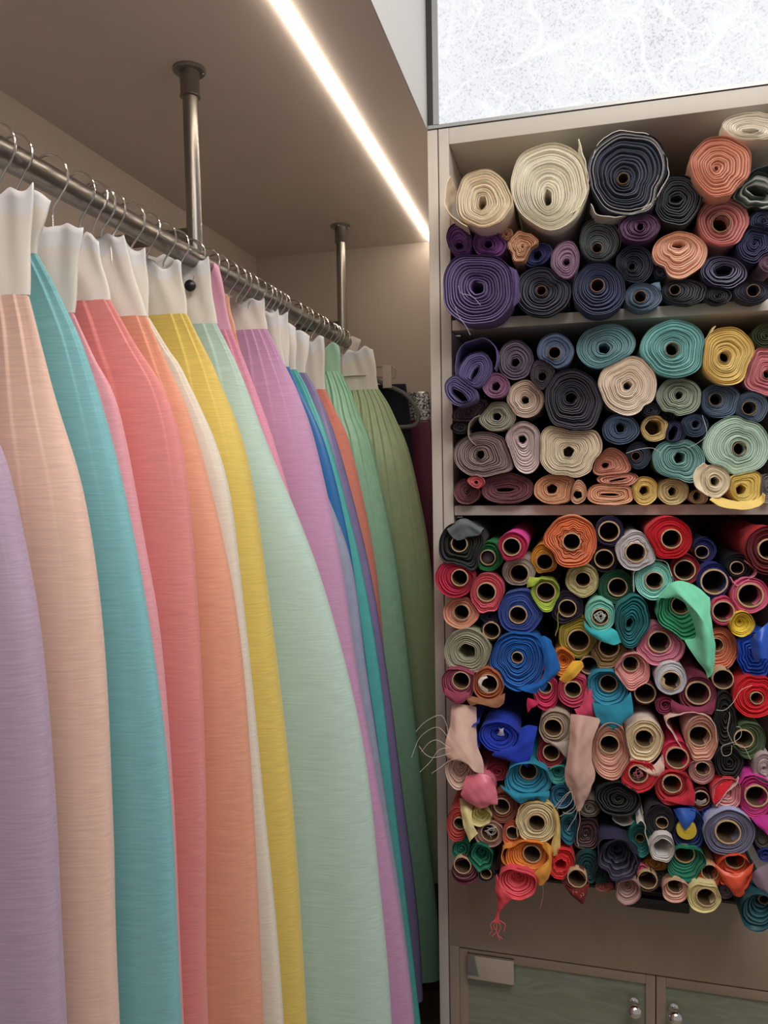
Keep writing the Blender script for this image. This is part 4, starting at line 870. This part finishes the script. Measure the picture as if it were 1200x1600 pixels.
R_('I', 685, 225, 165, 128, (30, 140, 172), 'turquoise blue funnel roll with a scalloped lower edge', core=(685, 195, 64), n=5, fun=.03, p=.1, pr=1.15, wav=.02,
   flaps=[('free', None, [[(495, 250, .1), (590, 300, .104), (700, 310, .105), (838, 290, .1)], [(530, 295, .103), (600, 335, .108), (720, 330, .108), (836, 330, .103)], [(590, 340, .1), (640, 380, .106), (720, 335, .105), (800, 370, .101)]])])
R_('I', 900, 180, 74, 64, (66, 160, 152), 'small teal green funnel left of the hanging blush drape', n=3, fun=.02, p=.085)
R_('I', 345, 285, 118, 100, (232, 120, 142), 'shiny pink satin end folded flat near the left', n=3, kind='satin', p=.1, pr=1.1, fun=.01,
   flaps=[('free', None, [[(260, 190, .1), (340, 170, .105), (420, 190, .104), (450, 240, .1)], [(235, 280, .107), (320, 260, .115), (410, 255, .114), (470, 290, .106)], [(225, 330, .108), (320, 350, .116), (400, 360, .116), (478, 380, .106)], [(310, 390, .104), (350, 412, .11), (400, 405, .11), (440, 370, .105)]], 'satin')])
R_('I', 522, 405, 96, 108, (140, 72, 56), 'chestnut brown roll with tan core below the shiny pink end', core=(508, 395, 57), n=4, p=.09)
R_('I', 200, 525, 76, 122, (194, 66, 60), 'brick coral roll with pale rim at the left upright', core=(214, 515, 44), n=4, p=.095, edge=.5)
R_('I', 362, 475, 76, 66, (228, 214, 150), 'pale lemon cone of cloth with a point hanging down', n=3, fun=.04, p=.1, pr=1.15,
   flaps=[('free', None, [[(212, 345, .07), (222, 430, .10), (240, 530, .11), (284, 648, .112)], [(250, 345, .07), (255, 420, .105), (275, 510, .113), (298, 628, .113)], [(330, 370, .07), (298, 435, .103), (305, 520, .11), (340, 585, .108)]])])
R_('I', 420, 592, 100, 90, (176, 130, 122), 'dusty pink grey roll with wide core under the lemon cone', core=(425, 580, 64), n=4, p=.095)
R_('I', 575, 592, 64, 100, (214, 102, 64), 'narrow burnt orange roll left of the lemon and cream roll', core=(582, 580, 47), n=3, p=.09)
R_('I', 748, 512, 146, 142, (232, 214, 172), 'cream roll in a lemon yellow wrapper, lower left', core=(750, 510, 60), n=5, p=.1, pr=1.15, side=(232, 206, 130),
   flaps=[('ext', (232, 206, 130), ([(620, 610), (610, 480), (640, 400), (740, 365), (850, 395), (890, 470), (900, 540)], .101, -.02)), ('free', (228, 196, 116), [[(860, 420, .1), (885, 430, .104), (905, 480, .1)], [(880, 560, .104), (895, 570, .108), (915, 620, .103)], [(855, 650, .103), (880, 660, .108), (908, 690, .103)], [(850, 735, .1), (868, 745, .105), (890, 730, .101)]])])
R_('I', 695, 755, 160, 122, (234, 136, 38), 'vivid orange roll with wide core above the coral funnel', core=(715, 745, 64), n=5, p=.105, pr=1.15, fun=.01,
   flaps=[('ext', (232, 152, 60), ([(590, 830), (520, 800), (505, 750), (520, 700), (575, 680)], .106, .03)), ('free', (234, 160, 60), [[(770, 650, .104), (820, 650, .108), (858, 690, .103)], [(830, 760, .11), (842, 780, .113), (852, 800, .107)], [(730, 870, .11), (780, 870, .116), (838, 880, .109)], [(755, 935, .106), (772, 950, .11), (795, 940, .107)]])])
R_('I', 615, 935, 138, 108, (232, 76, 92), 'coral red funnel roll hanging lowest with a frayed tail at left', n=6, fun=.03, p=.12, pr=1.15, rot=12, edge=.4,
   flaps=[('free', None, [[(470, 870, .12), (490, 930, .126), (520, 980, .124)], [(465, 960, .122), (500, 1000, .128), (570, 1030, .124)], [(478, 1040, .12), (510, 1060, .126), (560, 1060, .122)], [(484, 1085, .119), (496, 1100, .122), (520, 1090, .12)], [(470, 1140, .118), (482, 1150, .12), (490, 1140, .119)], [(455, 1200, .117), (475, 1210, .119), (488, 1190, .118)]])])
R_('I', 360, 765, 84, 112, (14, 118, 88), 'dark emerald satin funnel in the left bottom corner', n=3, kind='satin', fun=.03, p=.1)
R_('I', 222, 700, 62, 66, (14, 112, 84), 'emerald satin fold beside the left upright above the burgundy roll', n=3, kind='satin', p=.095)
R_('I', 258, 850, 102, 90, (98, 40, 56), 'burgundy roll with bare core in the left bottom corner', core=(235, 805, 63), n=3, p=.1, edge=.5)
R_('I', 398, 870, 56, 46, (34, 34, 38), 'small black roll under the emerald satin funnel', core=(398, 862, 40), n=2, p=.095)
R_('I', 920, 800, 100, 106, (228, 46, 50), 'crinkled scarlet roll with a star shaped hole, lower left', hole=(915, 810, 42), n=5, wav=.04, star=.4, p=.105, pr=1.1)
R_('I', 1030, 905, 96, 84, (118, 36, 38), 'maroon roll with gold print on its pointed loose corner', core=(1030, 895, 66), n=3, p=.11,
   flaps=[('free', None, [[(915, 900, .112), (960, 960, .116), (1040, 975, .116), (1115, 930, .112)], [(960, 980, .114), (1010, 1010, .118), (1060, 1010, .118), (1105, 970, .114)], [(1020, 1040, .113), (1050, 1050, .116), (1075, 1048, .116), (1095, 1010, .114)], [(1055, 1068, .112), (1064, 1074, .113), (1070, 1075, .113), (1085, 1045, .113)]])])
R_('I', 978, 560, 68, 104, (30, 104, 126), 'petrol blue crumpled roll end under the frayed drape tip', n=4, kind='satin', p=.1, fun=.02)
R_('I', 920, 330, 80, 82, (40, 116, 150), 'peacock blue roll right of the turquoise blue funnel', n=4, p=.09)
R_('I', 1090, 590, 92, 106, (68, 36, 40), 'dark maroon folded cloth stack with pale edges, lower centre', n=5, sq=3, p=.085, edge=.8)
R_('I', 1098, 830, 86, 112, (22, 66, 70), 'dark petrol green roll below the maroon folded stack', n=5, p=.1)
R_('I', 1115, 410, 78, 60, (118, 104, 94), 'taupe grey roll end right of the frayed drape tip', n=4, p=.085)
R_('J', 300, 190, 126, 114, (214, 38, 56), 'cherry red roll with frayed threads in its core', core=(298, 170, 62), n=5, p=.09, pr=1.05)
R_('J', 545, 272, 132, 118, (186, 32, 52), 'ruby red roll with a loose flap at right, lower centre', core=(533, 240, 62), n=4, p=.095, pr=1.05,
   flaps=[('free', (204, 40, 62), [[(640, 200, .095), (665, 230, .1), (688, 300, .096)], [(620, 320, .099), (650, 330, .104), (690, 360, .098)], [(470, 350, .097), (580, 380, .103), (688, 395, .098)]])])
R_('J', 740, 150, 90, 92, (192, 138, 136), 'rosy taupe roll with fine layers right of the ruby red roll', core=(745, 135, 47), n=6, p=.085)
R_('J', 735, 350, 66, 80, (100, 32, 42), 'maroon roll with tissue paper in its core, lower right', core=(735, 340, 50), n=2, p=.085)
R_('J', 915, 310, 112, 112, (226, 120, 128), 'red and white layered roll with a pale folded edge', n=6, p=.095, pr=1.1, ecol=(236, 200, 200), side=(218, 30, 50), edge=1.0,
   flaps=[('ext', (232, 196, 190), ([(840, 400), (860, 370), (920, 300), (970, 250), (1000, 205)], .1, .085)), ('free', (216, 30, 52), [[(780, 200, .07), (850, 180, .08), (960, 210, .09)], [(800, 300, .085), (860, 270, .094), (950, 240, .098)], [(825, 385, .098), (850, 370, .1), (880, 340, .1)]])])
R_('J', 1112, 335, 118, 145, (198, 42, 126), 'magenta fuchsia roll with wide core at the right edge', core=(1118, 325, 72), n=4, p=.095, pr=1.05, side=(214, 50, 160),
   flaps=[('ext', (214, 54, 160), ([(1000, 250), (1040, 195), (1110, 180), (1200, 230), (1260, 300)], .096, .02)), ('free', (214, 54, 160), [[(1080, 480, .095), (1150, 470, .1), (1230, 450, .096)], [(1120, 520, .097), (1170, 540, .101), (1235, 560, .098)], [(1175, 575, .096), (1200, 600, .099), (1240, 620, .097)]])])
R_('J', 162, 352, 158, 118, (18, 18, 22), 'large plain black roll left of the small black cored roll', n=5, rot=12, p=.095, pr=1.05,
   flaps=[('ext', (178, 172, 166), ([(118, 485), (150, 520), (210, 532), (290, 500), (330, 440)], .09, .03))])
R_('J', 930, 95, 98, 118, (16, 16, 18), 'fuzzy black roll end above the red and white layered roll', n=4, p=.09)
R_('J', 1172, 140, 76, 114, (188, 168, 168), 'greyish pink roll of fine layers at the right edge', n=9, p=.09, edge=.5)
R_('J', 450, 500, 102, 104, (32, 27, 36), 'black roll with tan core and thin lilac edge, lower centre', core=(463, 508, 40), n=5, p=.1, pr=1.1,
   flaps=[('ext', (40, 34, 46), ([(350, 470), (390, 400), (450, 388), (510, 430), (548, 520), (555, 620)], .101, .0))])
R_('J', 165, 775, 146, 146, (48, 45, 66), 'long dark slate violet roll with a deep funnel end, lower centre', n=4, fun=.05, p=.12, pr=1.15, kind='satin',
   flaps=[('ext', (56, 52, 78), ([(22, 760), (30, 650), (90, 620), (200, 640), (270, 720), (300, 800)], .121, -.02))])
R_('J', 312, 632, 84, 124, (22, 120, 118), 'teal green satin roll beside the dark slate violet roll', core=(318, 655, 30), n=4, fun=.02, p=.1, kind='satin')
R_('J', 466, 692, 88, 104, (214, 208, 206), 'white rolled paper like funnel under the black cored roll', hole=(470, 690, 62), n=3, p=.115, pr=1.2, edge=.1,
   flaps=[('ext', (206, 202, 198), ([(380, 690), (350, 600), (345, 540), (318, 505), (290, 520)], .112, .06))])
R_('J', 650, 565, 112, 145, (22, 44, 104), 'navy satin roll with a round yellow core plug', core=(636, 565, 62), n=3, p=.1, kind='satin', side=(34, 80, 170), fun=.01,
   flaps=[('free', (36, 84, 176), [[(540, 420, .095), (600, 410, .102), (700, 420, .1)], [(580, 490, .105), (620, 490, .109), (690, 480, .104)], [(610, 550, .106), (630, 560, .108), (660, 520, .105)]])])
R_('J', 930, 582, 180, 158, (122, 122, 150), 'large grey blue striped roll with wide tan core, lower right', core=(920, 575, 80), n=11, p=.11, pr=1.2, edge=.25, side=(170, 180, 220))
R_('J', 635, 800, 140, 124, (14, 116, 88), 'deep green roll with loose rim below the navy satin roll', core=(627, 752, 66), n=5, fun=.015, p=.11, pr=1.05)
R_('J', 965, 850, 128, 126, (228, 80, 42), 'orange red satin roll hanging to a point, lower right', core=(980, 795, 63), n=4, fun=.015, p=.115, kind='satin', pr=1.05, tear=(.2, 80),
   flaps=[('free', None, [[(800, 770, .114), (900, 850, .12), (1000, 865, .12), (1100, 790, .115)], [(850, 840, .118), (910, 890, .125), (1000, 900, .125), (1085, 850, .116)], [(900, 930, .118), (940, 960, .125), (1000, 960, .125), (1045, 910, .117)], [(965, 1015, .116), (985, 1024, .12), (1010, 1024, .12), (1030, 1000, .117)]])])
R_('J', 788, 882, 94, 84, (230, 112, 58), 'light orange roll left of the orange red satin roll', core=(795, 852, 54), n=4, p=.105)
R_('J', 420, 802, 96, 44, (166, 106, 36), 'golden brown roll under the white paper like funnel', n=3, p=.095)
R_('J', 442, 872, 68, 38, (48, 42, 42), 'small dark grey brown roll above the taupe core roll', n=3, p=.095)
R_('J', 330, 845, 48, 42, (212, 92, 132), 'small pink cloth end right of the dark slate violet roll', n=2, p=.1)
R_('J', 230, 990, 88, 90, (166, 130, 124), 'rosy taupe layered funnel hanging below the shelf edge', n=6, fun=.03, p=.12, pr=1.1, edge=.6)
R_('J', 366, 912, 80, 76, (80, 48, 48), 'dark brown roll with a big bare core at the bottom', core=(362, 905, 64), n=2, p=.105)
R_('J', 560, 985, 96, 80, (216, 166, 150), 'peach beige roll with a folded lip above the black handle', core=(558, 955, 54), n=3, p=.115, fun=.005)
R_('J', 758, 1030, 120, 104, (224, 210, 150), 'pale lemon roll hanging lowest right of the black handle', core=(770, 1025, 64), n=4, p=.125, pr=1.1)
R_('J', 905, 985, 60, 52, (132, 112, 126), 'mauve grey roll end between lemon and orange red rolls', n=4, p=.1)
R_('J', 1130, 1135, 122, 132, (20, 74, 84), 'petrol teal satin roll drooping in the lower right corner', core=(1190, 1090, 32), n=4, kind='satin', fun=.02, p=.13,
   flaps=[('free', (132, 112, 128), [[(1080, 880, .11), (1130, 830, .115), (1220, 790, .11)], [(1110, 940, .115), (1160, 920, .12), (1230, 900, .115)], [(1180, 1000, .116), (1200, 1000, .12), (1235, 990, .116)]], 'satin')])
R_('J', 68, 955, 66, 34, (164, 90, 82), 'flat reddish roll at the shelf edge left of the taupe funnel', n=4, p=.1)
R_('J', 50, 880, 62, 66, (18, 58, 60), 'blackish teal roll below the dark slate violet roll, left', n=4, p=.1)
R_('J', 1165, 600, 62, 92, (84, 72, 62), 'brown tweed roll at the right edge beside the grey blue roll', n=6, p=.09)
R_('J', 785, 440, 46, 42, (24, 56, 164), 'small cobalt cloth end above the grey blue striped roll', n=3, p=.085)
R_('J', 1182, 738, 50, 44, (28, 46, 122), 'small navy blue roll at the right edge under the tweed roll', n=3, p=.095)
build_rolls()
RN = {o['label']: o for o in COL.objects if o.name.startswith('fabric_roll')}
def threads(label, col, items, r=0.00035):
    o = RN[label]
    for reg, pts, yo in items:
        P = cr([at(*pxy(reg, x, y), D - yo) for x, y in pts], 6)
        MB().tube(P, r, 5).put('loose_thread', fabric(gain(col, 1.2)), o)
threads('blush beige funnel roll at the left upright under a long drape', (230, 210, 190), [('I', q, .112) for q in (
    [(150, -60), (60, -150), (-60, -80), (-120, 60)], [(140, -10), (70, 10), (10, 90), (-60, 160)], [(150, 30), (40, 60), (-20, 40), (-70, -20)],
    [(145, -90), (90, -230), (-20, -190), (-90, -120)], [(240, 60), (150, 80), (80, 130), (20, 170)], [(150, 0), (60, -60), (0, -40), (-50, 20)])])
threads('peach pink roll with many layers beside the hanging blush drape', (214, 190, 178), [('I', q, .116) for q in (
    [(960, 200), (980, 290), (930, 360), (890, 420)], [(980, 260), (1000, 340), (960, 400), (900, 410)], [(1010, 330), (1010, 400), (960, 440), (910, 470)],
    [(1030, 400), (1000, 440), (960, 450), (930, 440)], [(1040, 420), (1050, 500), (1030, 600), (1040, 680)], [(1000, 300), (960, 310), (880, 400), (850, 440)], [(1040, 400), (1020, 470), (990, 520), (960, 570)])])
threads('coral red funnel roll hanging lowest with a frayed tail at left', (226, 70, 84), [('I', q, .118) for q in (
    [(478, 1190), (450, 1230), (470, 1270), (440, 1300)], [(482, 1195), (500, 1240), (480, 1290), (510, 1320)], [(470, 1180), (430, 1220), (440, 1260), (420, 1290)], [(485, 1190), (530, 1220), (520, 1270)], [(478, 1200), (470, 1260), (490, 1330)])], .0007)
threads('vivid orange roll with wide core above the coral funnel', (196, 120, 90), [('I', [(792, 950), (795, 1000), (785, 1060), (772, 1110)], .112)])
threads('dark olive green roll with stray threads at right', (200, 190, 170), [('H', q, .1) for q in ([(955, 800), (920, 720), (935, 620), (930, 590)], [(955, 805), (1010, 760), (1010, 700), (980, 690)], [(955, 800), (880, 830), (890, 890), (940, 880), (950, 820)], [(960, 810), (1030, 830), (1080, 920)])])
threads('scarlet roll with small core at the right edge', (210, 200, 185), [('H', [(1090, 400), (1010, 440), (960, 520), (900, 575), (840, 575)], .1)])
threads('big squarish purple roll at the left end of the top shelf', (190, 180, 200), [('A', [(220, 1410), (240, 1470), (290, 1540), (320, 1600)], .08), ('A', [(240, 1270), (260, 1320), (330, 1340), (390, 1400)], .079)])
threads('teal roll with a tail running down to the right, middle shelf', (190, 190, 180), [('D', [(660, 900), (740, 860), (790, 800), (760, 680)], .05), ('D', [(480, 930), (420, 900), (330, 910), (250, 935)], .05)])


def bit(label, name, reg, x, y, r, prof, col, yo, note=None):
    """small round thing in a core; prof = (forward fraction, radius fraction) of its pixel radius"""
    c = at(*pxy(reg, x, y), D - yo); rw = r * REG[reg][2] * (D - yo) / FPX
    o = MB().lathe(c, (0, -1, 0), [(a * rw, b * rw) for a, b in prof], 28).put(name, fabric(gain(col, 1.0, 1.0)), RN[label])
    if note: o['label'] = note
bit('navy satin roll with a round yellow core plug', 'core_plug', 'J', 634, 566, 64, [(-.3, 1), (0, 1), (.06, .96), (.06, .3), (.1, .26), (.1, .01)], (206, 178, 60), .104, 'round yellow plastic plug')
bit('emerald green roll with plastic filled core beside the black roll', 'plastic_wad', 'E', 410, 362, 44, [(-.6, .9), (-.2, .98), (.1, .8), (.25, .45), (.3, .02)], (112, 98, 108), .03)
def scrap(label, name, reg, rows, col, note=None):
    o = sheet(name, [[at(*pxy(reg, x, y), D - yo) for x, y, yo in r] for r in rows], fabric(gain(col, 1.0, 1.0)), RN[label], th=0.0006)
    if note: o['label'] = note
scrap('royal blue roll with a white tag inside and loose blue ends', 'paper_tag', 'G', [[(488, 700, .086), (503, 708, .088), (520, 698, .086)], [(496, 722, .088), (506, 724, .09), (515, 722, .088)], [(476, 745, .086), (500, 752, .089), (522, 748, .086)]], (170, 172, 184), 'white paper tag')
scrap('rust orange roll with torn white paper in its core', 'torn_paper', 'G', [[(400, 338, .083), (350, 360, .084), (346, 400, .084), (370, 435, .084), (410, 450, .083)], [(410, 352, .085), (380, 368, .086), (366, 400, .086), (386, 420, .086), (412, 436, .085)]], (226, 216, 208), 'torn white paper')
scrap('glossy white roll with a torn tan core', 'torn_edge', 'H', [[(468, 345, .078), (462, 400, .079), (500, 432, .079), (545, 440, .078)], [(486, 360, .08), (482, 392, .081), (508, 412, .081), (540, 418, .08)]], (196, 168, 130))
scrap('maroon roll with tissue paper in its core, lower right', 'tissue', 'J', [[(700, 372, .088), (735, 388, .09), (775, 365, .088)], [(705, 352, .09), (735, 362, .092), (768, 345, .09)]], (206, 190, 182), 'crumpled white tissue')
def curls(label, reg, x, y, r, n, col, yo, seed):
    g = random.Random(seed); it = []
    for k in range(n):
        a = g.uniform(0, 6.28); pts = []
        for m in range(5):
            pts.append((x + r * math.cos(a) * g.uniform(.2, 1), y + r * math.sin(a) * g.uniform(.2, 1))); a += g.uniform(.6, 2.2)
        it.append((reg, pts, yo + g.uniform(-.004, .004)))
    threads(label, col, it)
curls('aqua mint roll with frayed threads and turquoise end hanging, bottom compartment', 'F', 35, 770, 46, 9, (190, 200, 190), .072, 3)
curls('cherry red roll with frayed threads in its core', 'J', 298, 175, 46, 7, (190, 90, 100), .093, 4)
curls('dusty pink grey roll with wide core under the lemon cone', 'I', 430, 575, 48, 4, (210, 190, 180), .1, 5)
threads('maroon roll with gold print on its pointed loose corner', (196, 140, 60), [('I', q, .1185) for q in (
    [(1000, 990), (1005, 1010), (1012, 1018)], [(1018, 992), (1030, 1000), (1020, 1012), (1035, 1018)], [(1038, 1022), (1052, 1014), (1060, 1026), (1046, 1034), (1038, 1026)], [(1066, 1000), (1076, 1010), (1072, 1022)])], .0005)
# ------------------------------------------------------------------ light
def area(name, loc, rot, sx, sy, power, col):
    l = bpy.data.lights.new(name, 'AREA'); l.shape = 'RECTANGLE'; l.size = sx; l.size_y = sy; l.energy = power; l.color = col
    o = bpy.data.objects.new(name, l); COL.objects.link(o); o.location = loc; o.rotation_euler = rot; return o
area('ceiling_lamp', (0.45, 0.15, H + 1.15), (math.radians(14), math.radians(8), 0), 1.0, 0.9, LAMP, (1.0, 0.955, 0.90))
w = bpy.data.worlds.new('world'); SC.world = w; w.use_nodes = True
bg = w.node_tree.nodes['Background']; bg.inputs[0].default_value = (1.0, 0.95, 0.90, 1); bg.inputs[1].default_value = AMB
vs = SC.view_settings
vs.view_transform = 'Standard'; vs.look = 'None'; vs.gamma = 1; vs.use_curve_mapping = False; vs.exposure = 0.0
SC.cycles.max_bounces = 6
bpy.context.view_layer.update()
